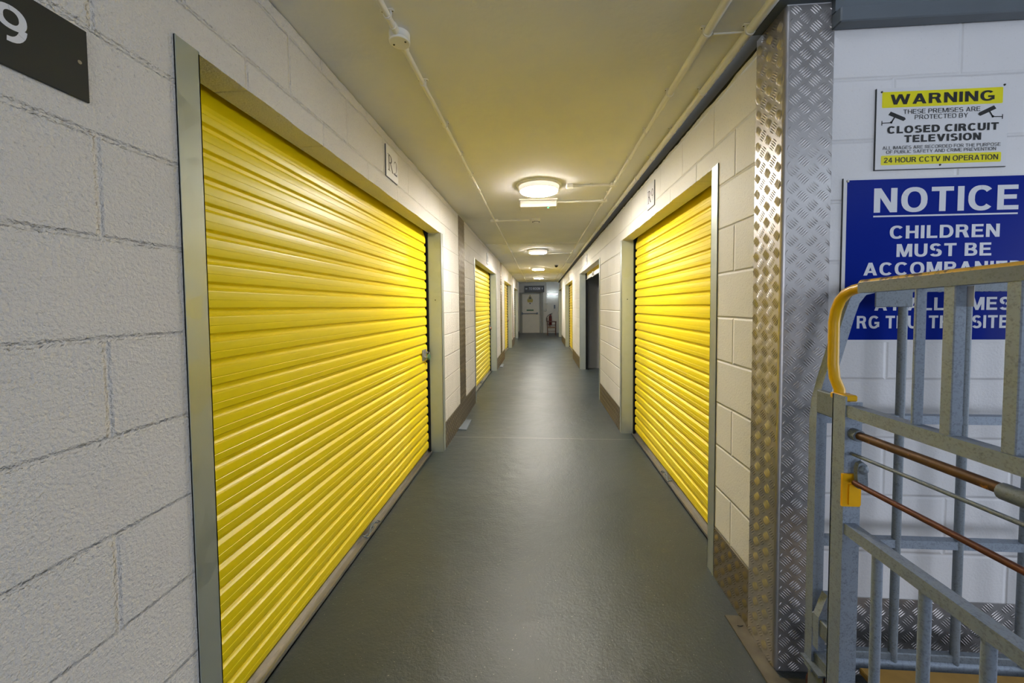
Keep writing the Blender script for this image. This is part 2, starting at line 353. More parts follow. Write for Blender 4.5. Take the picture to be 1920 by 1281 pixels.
def letter(ch, t):
    """plain upright letters, one unit high, drawn with strokes of width t: (advance width, list of polygons)"""
    P = []
    def q(*p): P.append(list(p))
    def r(x0, x1, y0, y1): q((x0, y0), (x1, y0), (x1, y1), (x0, y1))
    h = t*.86
    def arc(cx, cy, rx, ry, d0, d1, n=None):
        n = n or max(4, int(abs(d1-d0)/12)); L = []
        for k in range(n+1):
            c = math.cos(math.radians(d0+(d1-d0)*k/n)); z = math.sin(math.radians(d0+(d1-d0)*k/n))
            sg = lambda v: math.copysign(abs(v)**.88, v)
            L.append(((cx+(rx-t)*sg(c), cy+(ry-h)*sg(z)), (cx+rx*sg(c), cy+ry*sg(z))))
        for u, v in zip(L, L[1:]): q(u[0], u[1], v[1], v[0])
    W = .72
    if ch == 'I': W = t; r(0, t, 0, 1)
    elif ch == 'H': r(0, t, 0, 1); r(W-t, W, 0, 1); r(t, W-t, .5-h/2, .5+h/2)
    elif ch in 'EF':
        W = .64; r(0, t, 0, 1); r(t, W, 1-h, 1); r(t, W-.04, .52-h/2, .52+h/2)
        if ch == 'E': r(t, W+.02, 0, h); W += .02
    elif ch == 'L': W = .60; r(0, t, 0, 1); r(t, W, 0, h)
    elif ch == 'T': W = .70; r(0, W, 1-h, 1); r(W/2-t/2, W/2+t/2, 0, 1-h)
    elif ch == 'N': W = .75; r(0, t, 0, 1); r(W-t, W, 0, 1); q((0, 1), (t*1.1, 1), (W, 0), (W-t*1.1, 0))
    elif ch == 'M': W = .90; r(0, t*.92, 0, 1); r(W-t*.92, W, 0, 1); c = W/2; q((0, 1), (t*1.35, 1), (c+t*.42, 0), (c-t*.42, 0)); q((W-t*1.35, 1), (W, 1), (c+t*.42, 0), (c-t*.42, 0))
    elif ch in 'AV':
        W = .82; c = W/2; k = t*1.08
        L = [[(0, 0), (k, 0), (c+k*.5, 1), (c-k*.5, 1)], [(W, 0), (W-k, 0), (c-k*.5, 1), (c+k*.5, 1)], [(.17, .20), (W-.17, .20), (W-.23, .20+h*.9), (.23, .20+h*.9)]]
        if ch == 'V': L = [[(x, 1-y) for x, y in p] for p in L[:2]]
        for p in L: q(*p)
    elif ch == 'W':
        W = 1.16; k = t*1.0
        for x0, x1 in ((0, .30), (.58, .30), (.58, .86), (1.16, .86)): q((x0-k/2+(k/2 if x0 == 0 else -k/2 if x0 > 1 else 0), 1), (x0+k/2+(k/2 if x0 == 0 else -k/2 if x0 > 1 else 0), 1), (x1+k/2, 0), (x1-k/2, 0))
    elif ch == 'Y': W = .78; c = W/2; k = t*1.15; r(c-t/2, c+t/2, 0, .45); q((0, 1), (k, 1), (c+t/2, .42), (c-t/2, .42)); q((W-k, 1), (W, 1), (c+t/2, .42), (c-t/2, .42))
    elif ch == 'O': W = .84; arc(W/2, .5, W/2, .515, 0, 360)
    elif ch == 'C': W = .78; arc(.41, .5, .41, .515, 42, 318)
    elif ch == 'G': W = .81; arc(.41, .5, .41, .515, 42, 322); r(.44, W, .52-h, .52); r(W-t*.9, W, .12, .52)
    elif ch == 'D': W = .76; r(0, t, 0, 1); r(t, .36, 0, h); r(t, .36, 1-h, 1); arc(.34, .5, .42, .5, -90, 90)
    elif ch in 'PR':
        W = .70; r(0, t, 0, 1); r(t, .42, 1-h, 1); r(t, .42, .42, .42+h); arc(.40, .71, .29, .29, -90, 90)
        if ch == 'R': W = .76; q((.36, .44), (.36+t*1.2, .47), (W, 0), (W-t*1.2, 0))
    elif ch == 'B': W = .72; r(0, t, 0, 1); r(t, .42, 0, h); r(t, .42, 1-h, 1); r(t, .42, .5-h/2+.01, .5+h/2+.01); arc(.40, .74, .27, .26, -90, 90); arc(.40, .28, .32, .28, -90, 90)
    elif ch == 'S': W = .70; arc(.345, .73-.01, .32, .285, 25, 265); arc(.355, .285, .345, .30, 85, -155)
    elif ch == 'U': W = .74; r(0, t, .36, 1); r(W-t, W, .36, 1); arc(W/2, .36, W/2, .375, 180, 360)
    elif ch == '2': W = .62; arc(.31, .71, .31, .29, 175, -25); q((.36, .60), (.58, .56), (.24, h*.9), (.0, h*.9)); r(0, W, 0, h)
    elif ch == '4': W = .66; r(.36, .36+t, 0, 1); r(0, W, .22, .22+h); q((.36-.0, 1), (.40, .80), (.16, .36), (0, .36))
    elif ch == '3': W = .62; arc(.30, .74, .29, .26, 150, -90); arc(.30, .28, .32, .28, 90, -150)
    elif ch == '5': W = .62; r(.05, .58, 1-h, 1); r(.05, .05+t*.8, .45, 1); arc(.29, .32, .32, .33, 120, -150)
    elif ch == '6': W = .64; arc(.32, .31, .32, .31, 0, 360); arc(.40, .45, .40, .55, 100, 185)
    elif ch == '7': W = .60; r(0, W, 1-h, 1); q((W-t, 1-h), (W, 1-h), (.32, 0), (.12, 0))
    elif ch == '8': W = .64; arc(.32, .75, .27, .25, 0, 360); arc(.32, .28, .32, .29, 0, 360)
    elif ch == '9': W = .64; arc(.32, .68, .32, .33, 0, 360); arc(.23, .56, .41, .57, -8, -92); 
    return W, P
def put_text(mb, txt, o, u, v, a0, a1, b0, b1, bold=0.02, spacing=1.0):
    """text fitted to the box a0..a1 x b0..b1 in the plane o,u,v"""
    o, u, v = map(Vector, (o, u, v)); t = .235 if bold > .04 else .205 if bold > .025 else .165 if bold > .015 else .13
    x = 0; L = []
    for ch in txt:
        if ch == ' ': x += .34; continue
        W, P = letter(ch, t); L += [[(x+a, b) for a, b in p] for p in P]; x += W+.125
    x -= .125
    nn_ = u.cross(v)
    for i_, p in enumerate(L): flat(mb, [o+nn_*(.00005*(i_ % 8))+u*(a0+(a1-a0)*a/x)+v*(b0+(b1-b0)*b) for a, b in p], [tuple(range(len(p)))], u.cross(v))
def flat(mb, P, fs, n):
    good = []
    for f in fs:
        nn = (P[f[1]]-P[f[0]]).cross(P[f[2]]-P[f[1]]); good.append(f if nn.dot(n) >= 0 else tuple(f[::-1]))
    mb.add(P, good)
def put_serif(mb, ch, o, u, v, a0, a1, b0, b1):
    """serifed R, 2 and 9 drawn with tapering pen strokes"""
    o, u, v = map(Vector, (o, u, v)); w_, h_ = a1-a0, b1-b0
    def at(a, b): return o+u*(a0+w_*a)+v*(b0+h_*b)
    def quad(pts): flat(mb, [at(*p) for p in pts], [tuple(range(len(pts)))], u.cross(v))
    def arc(cx, cy, rx, ry, d0, d1, w0, w1, wm, n=14):
        L = []
        for k in range(n+1):
            t = math.radians(d0+(d1-d0)*k/n); wd = w0+(w1-w0)*k/n+(wm-(w0+w1)/2)*math.sin(PI*k/n)
            L.append(((cx+(rx-wd/2)*math.cos(t), cy+(ry-wd*.3)*math.sin(t)), (cx+(rx+wd/2)*math.cos(t), cy+(ry+wd*.3)*math.sin(t))))
        for p, q in zip(L, L[1:]): quad([p[0], p[1], q[1], q[0]])
    if ch == 'R':
        quad([(.14, 0), (.30, 0), (.30, 1), (.14, 1)]); quad([(0, 0), (.44, 0), (.44, .045), (0, .045)]); quad([(0, .955), (.40, .955), (.40, 1), (0, 1)])
        arc(.38, .745, .30, .225, 90, -90, .07, .07, .20); quad([(.30, .94), (.40, .94), (.40, 1), (.30, 1)]); quad([(.30, .48), (.40, .48), (.40, .54), (.30, .54)])
        quad([(.40, .50), (.58, .52), (.98, .045), (.80, 0)]); quad([(.76, 0), (1.08, 0), (1.08, .045), (.76, .045)])
    elif ch == '2':
        arc(.46, .70, .34, .26, 165, 0, .10, .16, .10); arc(.32, .70, .48, .60, 0, -52, .16, .07, .14); quad([(.08, .12), (.55, .24), (.64, .24), (.22, .12)])
        quad([(.0, 0), (.92, 0), (.96, .12), (.0, .12)]); quad([(.90, .05), (.96, .12), (1.0, .24), (.94, .22)])
    else:
        arc(.47, .70, .36, .28, 90, 270, .06, .06, .18); arc(.47, .70, .36, .28, 90, -90, .06, .06, .18); arc(.20, .70, .63, .66, 5, -78, .16, .05, .12)
def tread(mb, o, u, v, n, w, h, thick=.003, pu=.070, pv=.066, ph=(0., 0.), bar=.039, rise=.0026, wid=.0050, gap=.0086):
    """five-bar aluminium tread plate lying in the plane o,u,v with its raised bars as real ridges"""
    o, u, v, n = map(Vector, (o, u, v, n))
    vs = [o+u*a+v*b+n*t for t in (0, thick) for a, b in ((0, 0), (w, 0), (w, h), (0, h))]
    mb.add(vs, [(3, 2, 1, 0), (4, 5, 6, 7), (0, 1, 5, 4), (1, 2, 6, 5), (2, 3, 7, 6), (3, 0, 4, 7)])
    V = []; F = []
    nu = int(w/pu)+3; nv = int(h/pv)+3
    for i in range(-1, nu):
        for j in range(-1, nv):
            for kind in (0, 1):
                cx = (i+.5*kind)*pu+ph[0]; cy = (j+.5*kind)*pv+ph[1]
                d = (.7071, .7071) if kind == 0 else (.7071, -.7071); q = (-d[1], d[0])
                for k in range(-2, 3):
                    bx = cx+q[0]*k*gap; by = cy+q[1]*k*gap
                    ln = bar*.5*(1.0 if abs(k) < 2 else .86)
                    e0 = (bx-d[0]*ln, by-d[1]*ln); e1 = (bx+d[0]*ln, by+d[1]*ln)
                    lo = .001
                    if not (lo < bx < w-lo and lo < by < h-lo): continue
                    def cl(p): return (min(max(p[0], lo), w-lo), min(max(p[1], lo), h-lo))
                    hw = wid/2
                    pts = [e0, (bx-d[0]*ln*.5-q[0]*hw, by-d[1]*ln*.5-q[1]*hw), (bx+d[0]*ln*.5-q[0]*hw, by+d[1]*ln*.5-q[1]*hw), e1,
                           (bx+d[0]*ln*.5+q[0]*hw, by+d[1]*ln*.5+q[1]*hw), (bx-d[0]*ln*.5+q[0]*hw, by-d[1]*ln*.5+q[1]*hw)]
                    pts = [cl(p) for p in pts]
                    t0 = cl((bx-d[0]*ln*.55, by-d[1]*ln*.55)); t1 = cl((bx+d[0]*ln*.55, by+d[1]*ln*.55))
                    b0 = len(V)
                    V += [o+u*p[0]+v*p[1]+n*thick for p in pts]+[o+u*t0[0]+v*t0[1]+n*(thick+rise), o+u*t1[0]+v*t1[1]+n*(thick+rise)]
                    F += [(b0, b0+1, b0+6), (b0+1, b0+2, b0+7, b0+6), (b0+2, b0+3, b0+7), (b0+3, b0+4, b0+7), (b0+4, b0+5, b0+6, b0+7), (b0+5, b0, b0+6)]
    # orient ridge faces along u x v = n
    flip = u.cross(v).dot(n) < 0
    if flip: F = [f[::-1] for f in F]
    mb.add(V, F, True)

H = 2.577          # corridor ceiling
HD = 2.19          # door head
XL, XR = -.95, .95
LD = [(1.048, 3.73), (5.74, 8.55), (10.66, 13.32), (14.86, 17.36)]      # left openings
RD = [(2.145, 4.385), (6.00, 8.80), (10.78, 13.60), (16.0, 18.15)]      # right openings
YF = 1.54          # the wall with the signs
YE = 20.8          # end wall

# ------------------------------------------------------------------ setting
MB().box(-4, 9, -9, 22, -.12, 0).build('floor', M['floor'], kind='structure')
MB().box(-1.6, .905, -3.2, 17.7, H, H+.12).build('ceiling', M['ceiling'], kind='structure')
MB().box(.905, 5.6, -6, YF+.2, 2.80, 2.92).box(-1.6, .905, -6, -3.2, 2.80, 2.92).box(-4, 4, 17.7, 21.1, 2.98, 3.1).box(.905, 4, YF+.2, 17.7, 2.80, 2.92).build('ceiling', M['unit_wall'], kind='structure')

def wavy(mb, xf, xb, y0, y1, z0, z1, jb, jt, st=.045):
    """run of wall whose bottom and top edges are a little ragged"""
    n = max(1, int((y1-y0)/st)); ys = [y0+(y1-y0)*i/n for i in range(n+1)]
    b = []; t = []; r = random.Random(int(y0*1000)+int(z0*100)); ob = ot = 0
    for i in range(n+1):
        ob = ob*.6+r.uniform(-jb, jb)*.7; ot = ot*.6+r.uniform(-jt, jt)*.7
        b.append(z0+(ob if jb else 0)); t.append(z1+(ot if jt else 0))
    vs = []
    for i, y in enumerate(ys): vs += [(xf, y, b[i]), (xf, y, t[i]), (xb, y, z0), (xb, y, z1)]
    fs = []
    for i in range(n):
        a = i*4; c = a+4
        q = [(a, a+1, c+1, c), (a+2, c+2, c+3, a+3), (a+1, a+3, c+3, c+1), (a, c, c+2, a+2)]
        if xf < xb: q = [tuple(f[::-1]) for f in q]
        fs += [tuple(f[::-1]) for f in q]
    fs += [(0, 2, 3, 1), (n*4, n*4+1, n*4+3, n*4+2)]
    mb.add(vs, fs)
def block_wall(x, xb, y0, y1, doors, top, jt):
    mb = MB(); y = y0
    for a, b in doors:
        wavy(mb, x, xb, y, a, 0, top, 0, jt)
        wavy(mb, x, xb, a, b, HD, top, .0028, jt, .03)
        y = b
    wavy(mb, x, xb, y, y1, 0, top, 0, jt)
    return mb
block_wall(XL, XL-.12, -6, 18.4, LD, H-.006, .0045).build('wall_left', M['block_l'], kind='structure')
block_wall(XR, XR+.12, YF+.1, 18.4, RD, 2.54, .006).build('wall_right', M['block_r'], kind='structure')
MB().box(XR, 5.6, YF, YF+.10, 0, 2.80).build('wall_facing', M['block_f'], kind='structure')
MB().box(-4, 4, YE, YE+.15, 0, 3.1).build('wall_end', M['block_e'], kind='structure')
# shells of the storage units behind the shutters and the far cross passage
MB().box(-1.75, -1.6, -8, 18.4, 0, 2.9).box(-4, -1.07, 18.28, 18.4, 0, 3.1).box(-4.1, -4, 17.7, 21, 0, 3.1).build('wall_unit_left', M['unit_wall'], kind='structure')
MB().box(3.4, 3.5, YF+.1, 18.4, 0, 2.9).box(1.07, 4, 18.28, 18.4, 0, 3.1).box(4, 4.1, 17.7, 21, 0, 3.1).build('wall_unit_right', M['unit_wall'], kind='structure')
MB().box(1.07, 3.4, 9.0, 9.08, 0, 2.8).box(1.07, 3.4, 5.72, 5.8, 0, 2.8).box(1.09, 3.4, 8.985, 9.0, 0, .31).build('wall_unit_partition', M['unit_wall'], kind='structure')
MB().box(5.5, 5.6, -6, -1.3, 0, 2.8).box(5.5, 5.6, -1.3, YF, 2.45, 2.8).box(3.0, 5.5, -6.1, -6, 0, 2.8).box(-1, 3.0, -6.1, -6, 2.5, 2.8).build('wall_hall', M['unit_wall'], kind='structure')
# steel over the walls
MB().box(.945, 1.05, YF+.13, 18.3, 2.552, 2.80).build('trim_1', M['beam_dark'], kind='structure')
MB().box(XR+.155, 5.5, YF-.05, YF-.002, 2.475, 2.53, .004).box(XR+.155, 5.5, YF-.022, YF-.002, 2.53, 2.80).build('trim_2', M['beam'], kind='structure')
MB().box(.91, XR+.155, YF-.05, YF+.16, 2.58, 2.80).build('trim_3', M['beam'], kind='structure')
# tread-plate corner guard and pilaster strips
mb = MB(); X0 = XR-.0035
tread(mb, (X0, 1.728, .0), (0, -1, 0), (0, 0, 1), (-1, 0, 0), .178, 2.574, ph=(.020, .012))
tread(mb, (X0+.010, YF-.0005, .0), (1, 0, 0), (0, 0, 1), (0, -1, 0), .160, 2.574, ph=(.060, .020))
ring = []
for k in range(7):
    a = PI/2*k/6; ring.append((X0+.010-.013*math.cos(a), YF+.0095-.013*math.sin(a)))
vs = [(x, y, z) for z in (0, 2.574) for x, y in ring]; mb.add(vs, [(i, i+1, 7+i+1, 7+i) for i in range(6)], True)
mb.build('trim_4', M['tread'], kind='structure', label='aluminium tread plate corner guard wrapping the block corner beside the blue notice', cat='corner guard')
def strip(n, x, y0, y1, side, z0=.27, z1=None):
    z1 = z1 or (H-.012 if side < 0 else 2.53)
    mb = MB()
    if side < 0: tread(mb, (x+.001, y0, z0), (0, 1, 0), (0, 0, 1), (1, 0, 0), y1-y0, z1-z0)
    else: tread(mb, (x-.001, y1, z0), (0, -1, 0), (0, 0, 1), (-1, 0, 0), y1-y0, z1-z0)
    return mb.build(n, M['tread_dull'], kind='structure')
strip('trim_5', XL, 4.57, 4.92, -1); strip('trim_6', XL, 9.50, 9.88, -1); strip('trim_7', XL, 13.78, 14.25, -1)
for y0, y1 in ((3.80, 5.66), (8.63, 10.58), (13.4, 14.78), (17.44, 18.4)): strip('baseboard_left', XL, y0, y1, -1, 0.0, .275)
for y0, y1 in ((1.732, 2.075), (4.455, 5.92), (8.88, 10.70), (13.68, 15.92)): strip('baseboard_right', XR, y0, y1, 1, 0.0, .27)
mb = MB(); tread(mb, (XR+.172, YF-.001, 0), (1, 0, 0), (0, 0, 1), (0, -1, 0), 3.0, .315); mb.build('baseboard_facing', M['tread'], kind='structure')
# ceiling joints: cover strips
MB().box(-.93, .90, 6.86, 6.93, H-.010, H+.01, .003).box(-.93, .90, 12.9, 12.96, H-.010, H+.01, .003).build('trim_8', M['ceiling'], kind='structure')
# steel floor angle running round the corner
mb = MB(); mb.prism([(.878, 1.80), (.946, 1.80), (.946, 1.50), (1.9, 1.50), (1.9, 1.40), (.888, 1.40)], (0, 0, 0), (1, 0, 0), (0, 1, 0), (0, 0, 1), .0005, .007)
fp = root_mesh('floor_plate', mb, M['floorplate'], (.9, 1.6, 0), 'worn steel floor plate screwed down at the foot of the tread plate corner', 'floor plate')
mb = MB(); mb.tube([(.905, 1.742, .0075), (.917, 1.737, .0082), (.930, 1.742, .0075)], .0015, 6); mb.build('screw_slot', M['black'], fp)

# ------------------------------------------------------------------ door frames (setting) and shutters (things)
def frame(n, side, y0, y1):
    x = XL if side < 0 else XR; s = side; d = -s   # d: towards the corridor
    r = empty('door_%d' % n, (x, (y0+y1)/2, 0), kind='structure')
    for (yo, sg) in ((y0, -1), (y1, 1)):
        mb = MB()
        mb.box(x+d*.001, x+d*.004, yo+sg*.072, yo-sg*.003, 0, HD+.004)                 # strip on the wall face
        mb.box(x+d*.004, x+s*.125, yo-sg*.003, yo+sg*.0005, 0, HD-.004)                # reveal lining
        mb.box(x+d*.001, x+d*.006, yo+sg*.068, yo+sg*.072, 0, HD+.004)
        if n == 1 and sg > 0:
            pass
        mb.build('jamb', M['jamb'], r)
        mb = MB()                                                                       # dark guide channel
        mb.box(x+s*.127, x+s*.133, yo-sg*.012, yo+sg*.03, 0, 2.4).box(x+s*.170, x+s*.176, yo-sg*.060, yo+sg*.03, 0, 2.4).box(x+s*.127, x+s*.176, yo+sg*.026, yo+sg*.03, 0, 2.4)
        mb.build('guide_rail', M['black'], r)
    for k, zz in enumerate((1.62,) if n in (1, 5) else ()):
        mb = MB(); mb.lathe([(.006, 0), (.006, .002)], (x+s*.06, y1-.0035, zz-.09), 'Y', 8); mb.build('screw', M['screw'], r)
    return r
PITCHZ = .0880
PROF = [(0, .003), (.03, 0), (.17, .0), (.20, .0025), (.25, .0125), (.27, .0135), (.42, .0146), (.515, .0149), (.53, .0137), (.55, .0137), (.565, .0149), (.70, .0146), (.86, .0135), (.90, .0128), (.95, .007)]
def shutter(side, y0, y1, label, zb=.035, latch=True, lockcol=None, cord=True, open_=False):
    s = side; x = (XL if side < 0 else XR)+s*.152; d = -s
    root = empty('roller_shutter', (x, (y0+y1)/2, 0), label, 'roller shutter', None)
    a, b = y0+.048, y1-.048
    pts = []
    if open_:
        pts = [(.0, 2.13), (.006, 2.15), (.006, 2.20), (0, 2.22), (.0, 2.4)]
    else:
        z = zb
        while z < 2.36:
            for t, dd in PROF:
                zz = z+t*PITCHZ
                if zz > 2.36: break
                
                if zz < 2.125: pts.append((dd, zz))
            z += PITCHZ
        pts += [(.013, 2.128), (.011, 2.140), (-.012, 2.215), (-.04, 2.30), (-.05, 2.36)]
    vs = []; fs = []
    for dd, zz in pts: vs += [(x+d*dd, a, zz), (x+d*dd, b, zz)]
    th = .0012
    nb = len(vs)
    for dd, zz in pts: vs += [(x+d*(dd-th), a, zz), (x+d*(dd-th), b, zz)]
    for i in range(len(pts)-1):
        q = (2*i, 2*i+1, 2*i+3, 2*i+2)
        fs.append(q if s > 0 else q[::-1]); q = tuple(k+nb for k in (2*i, 2*i+1, 2*i+3, 2*i+2)); fs.append(q[::-1] if s > 0 else q)
        for e in (0, 1): fs.append((2*i+e, 2*i+2+e, nb+2*i+2+e, nb+2*i+e))
    # faces need to look at the corridor
    mb = MB(); mb.add(vs, [f[::-1] for f in fs], False); mb.build('curtain', M['yellow'], root)
    mb = MB()
    if open_:
        mb.box(x+d*.004, x-d*.006, a, b, 2.055, 2.135, .002).box(x+d*.022, x-d*.006, a, b, 2.050, 2.056)
    else:
        mb.box(x+d*.006, x-d*.006, a, b, .004, zb+.006).box(x+d*.050, x+d*.004, a, b, .004, .012).box(x+d*.050, x+d*.044, a, b, .004, .030)
    mb.build('bottom_bar', M['white_plastic'] if open_ else M['alu'], root)
    if latch:
        yl, zl = b-.105, 1.005
        if open_: yl, zl = (a+b)/2+.3, 2.09
        mb = MB(); mb.box(x+d*.016, x+d*.021, yl-.065, yl+.06, zl-.055, zl+.05, .002)
        mb.box(x+d*.021, x+d*.031, yl-.01, yl+.085, zl+.004, zl+.024, .002); mb.box(x+d*.021, x+d*.036, yl-.018, yl-.006, zl-.018, zl+.034)
        mb.tube([(x+d*.026, yl-.02, zl-.025), (x+d*.044, yl-.012, zl-.025), (x+d*.044, yl+.012, zl-.025), (x+d*.026, yl+.02, zl-.025)], .004, 8)
        mb.build('latch', M['alu'], root)
    if cord:
        yc = (a+b)/2-.06; mb = MB(); P = []
        for k in range(26):
            t = k/25; P.append((x+d*(.034+.014*math.sin(t*19)), yc+.075*math.cos(t*9)+(t-.5)*.12, .036+.012*math.sin(t*25)))
        mb.tube(P, .0045, 6); mb.build('pull_cord', M['galv_dark'], root)
    return root
def padlock(x, y, z, side, body, label):
    d = -side
    r = empty('padlock', (x, y, z), label, 'padlock')
    c = Vector((x+d*.045, y+.052, z-.030)); ang = .55
    u = Vector((0, math.cos(ang), -math.sin(ang))); v = Vector((0, math.sin(ang), math.cos(ang)))
    mb = MB(); mb.prism([(-.020, -.024), (.020, -.024), (.023, -.018), (.023, .016), (.018, .021), (-.018, .021), (-.023, .016), (-.023, -.018)], c, u, v, (d, 0, 0), -.011, .011)
    mb.build('lock_body', body, r)
    mb = MB(); P = [c+v*.021+u*-.013]
    for k in range(9):
        t = PI-PI*k/8; P.append(c+v*(.034+.013*math.sin(t))+u*(.013*math.cos(t)))
    P.append(c+v*.021+u*.013); mb.tube(P, .0035, 8); mb.build('shackle', M['alu'], r)
    return r
for i, (a, b) in enumerate(LD): frame(i+1, -1, a, b)
for i, (a, b) in enumerate(RD): frame(i+5, 1, a, b)
shutter(-1, *LD[0], 'wide yellow corrugated roller shutter under sign R2, nearest on the left, with green padlock')
shutter(-1, *LD[1], 'yellow corrugated roller shutter on the left wall between the first and second tread plate strips')
shutter(-1, *LD[2], 'narrow looking yellow roller shutter on the left wall just beyond the second tread plate strip')
shutter(-1, *LD[3], 'farthest yellow roller shutter on the left, nearly edge-on beside the end door', cord=False)
shutter(1, *RD[0], 'yellow corrugated roller shutter under sign R9, nearest on the right wall', latch=False)
shutter(1, *RD[1], 'rolled-up shutter with pale bottom bar at the top of the open dark storage unit', cord=False, open_=True)
shutter(1, *RD[2], 'closed yellow roller shutter on the right, just beyond the open dark unit', latch=False, cord=False)
shutter(1, *RD[3], 'farthest yellow roller shutter on the right, edge-on beside the wooden chair', latch=False, cord=False)
padlock(XL-.152, 3.585, 1.005, -1, M['brass_green'], 'green padlock hanging from the latch of the nearest left yellow shutter')
padlock(XL-.152, 8.405, 1.005, -1, M['brass_red'], 'dull pink padlock on the second yellow shutter along the left wall')
padlock(XL-.152, 13.175, 1.005, -1, M['brass_red'], 'tiny padlock on the third yellow shutter along the left wall')

# ------------------------------------------------------------------ ceiling services
def clip_mesh(r, yc=0):
    mb = MB(); R = r+.0025
    for k in (-1, 1): mb.box(k*(R+.004)-.008, k*(R+.004)+.008, -.006, .006, -.004, 0)
    mb.box(-R-.010, R+.010, -.011, .011, -.003, 0)
    P = []; z0 = -r-.004
    for k in range(9):
        t = PI*k/8; P.append((R*math.cos(t), 0, z0-R*math.sin(t)))
    P = [(R, 0, 0)]+P+[(-R, 0, 0)]
    for dy in (-.0035, .0035): mb.tube([(p[0], p[1]+dy, p[2]) for p in P], .0018, 5)
    return mb
def conduit(name, paths, clips, label, r, group=None, clip_rot=None, boxes=()):
    """paths: list of point lists; clips: list of (x, y, rot) on the ceiling"""
    o0 = Vector(paths[0][0])
    mb = MB()
    for p, rr in zip(paths, r if isinstance(r, list) else [r]*len(paths)): mb.tube(p, rr, 12)
    root = root_mesh(name, mb, M['pipe_paint'], (o0.x, o0.y, H), label, 'conduit', group)
    proto = None
    for (cx, cy, rot, rr) in clips:
        if proto is None or abs(prr-rr) > 1e-5:
            me_b = clip_mesh(rr); me = bpy.data.meshes.new('saddle_clip'); me.from_pydata(me_b.v, [], me_b.f); me.materials.append(M['pipe_paint']); me.validate(); me.update(); outward(me)
            proto = me; prr = rr
        c = bpy.data.objects.new('saddle_clip', proto); C.objects.link(c); c.parent = root
        c.location = (cx-o0.x, cy-o0.y, -.0008); c.rotation_euler = (0, 0, rot)
        for k in (-1, 1):
            pass
    for (bx, by, rb, hb) in boxes:
        mb = MB(); mb.lathe([(rb, -.0008), (rb, -hb*.75), (rb-.003, -hb*.75), (rb-.003, -hb*.8), (rb, -hb*.8), (rb-.001, -hb), (rb-.004, -hb-.001)], (bx, by, H), 'Z', 28)
        mb.tube([(bx, by-rb-.03, H-hb*.45), (bx, by-rb+.004, H-hb*.45)], rr+.004, 12); mb.tube([(bx, by+rb-.004, H-hb*.45), (bx, by+rb+.03, H-hb*.45)], rr+.004, 12)
        jb = mb.build('junction_box', M['pipe_paint'], root)
        for k in (-1, 1): MB().lathe([(.004, 0), (.004, -.002)], (bx+k*rb*.62, by-k*.006, H-hb-.001), 'Z', 8).build('box_screw', M['screw'], jb)
    return root
zc = H-.018
def screws(root, clips):
    mb = MB()
    for (cx, cy, rot, rr) in clips:
        for k in (-1, 1):
            dx = k*(rr+.0085)*math.cos(rot); dy = k*(rr+.0085)*math.sin(rot); mb.lathe([(.0028, 0), (.0028, -.002)], (cx+dx, cy+dy, H-.0035), 'Z', 6)
    if mb.v: tag(mb.build('clip_screws', M['screw'], root), kind='stuff')
cl = [(-.545, 1.44+.44*k, 0, .0115) for k in range(32)]
c1 = conduit('conduit', [[(-.545, -3, zc), (-.545, 15.62, zc), (-.545, 17.6, zc)], [(-.545, 4.92, zc), (-.10, 4.92, zc)]], cl+[(-.33, 4.92, PI/2, .0115)],
        'cream conduit along the left of the ceiling, with a round junction box near the camera', [.0115, .0105], boxes=[(-.545, 1.565, .042, .036)])
mb = MB(); mb.box(-.60, -.50, 4.895, 4.945, H-.030, H-.0005, .004); mb.build('tee_box', M['pipe_paint'], c1)
screws(c1, cl[:16])
cl = [(.700, 1.19+.44*k, 0, .0150 if k < 3 else .0115) for k in range(32)]
c2 = conduit('conduit', [[(.700, -3, zc), (.700, 2.26, zc)], [(.700, 2.26, zc), (.700, 17.5, zc)],
        [(.700, 3.58, zc), (.31, 3.58, zc)], [(.700, 4.10, zc), (.2165, 4.10, zc)], [(.700, 8.05, zc), (.15, 8.05, zc)], [(.83, 9.9, zc), (.72, 9.9, zc)], [(.70, 15.62, zc), (-.52, 15.62, zc)]],
        cl+[(.50, 3.58, PI/2, .0115), (.46, 4.10, PI/2, .0115)],
        'cream painted conduit right of the ceiling lamps, with short branches feeding the lamps', [.0165, .0115, .0115, .0125, .0105, .0105, .0105])
for bx, by in ((.305, 3.58), (.70, 3.58), (.70, 4.10), (.70, 8.05)):
    mb = MB(); mb.box(bx-.032, bx+.032, by-.026, by+.026, H-.032, H-.0005, .005); mb.build('tee_box', M['pipe_paint'], c2)
screws(c2, cl[:16])
cl = [(.864, 1.19+.44*k, 0, .0165 if k < 40 else .0165) for k in range(32)]
c3 = conduit('conduit', [[(.864, -3, zc-.003), (.864, 17.5, zc-.003)], [(.735, 1.66, H-.008), (.864, 1.66, H-.008)]], cl, 'thick cream painted conduit running along the right edge of the ceiling by the dark gap', [.0175, .004])
screws(c3, cl[:16])

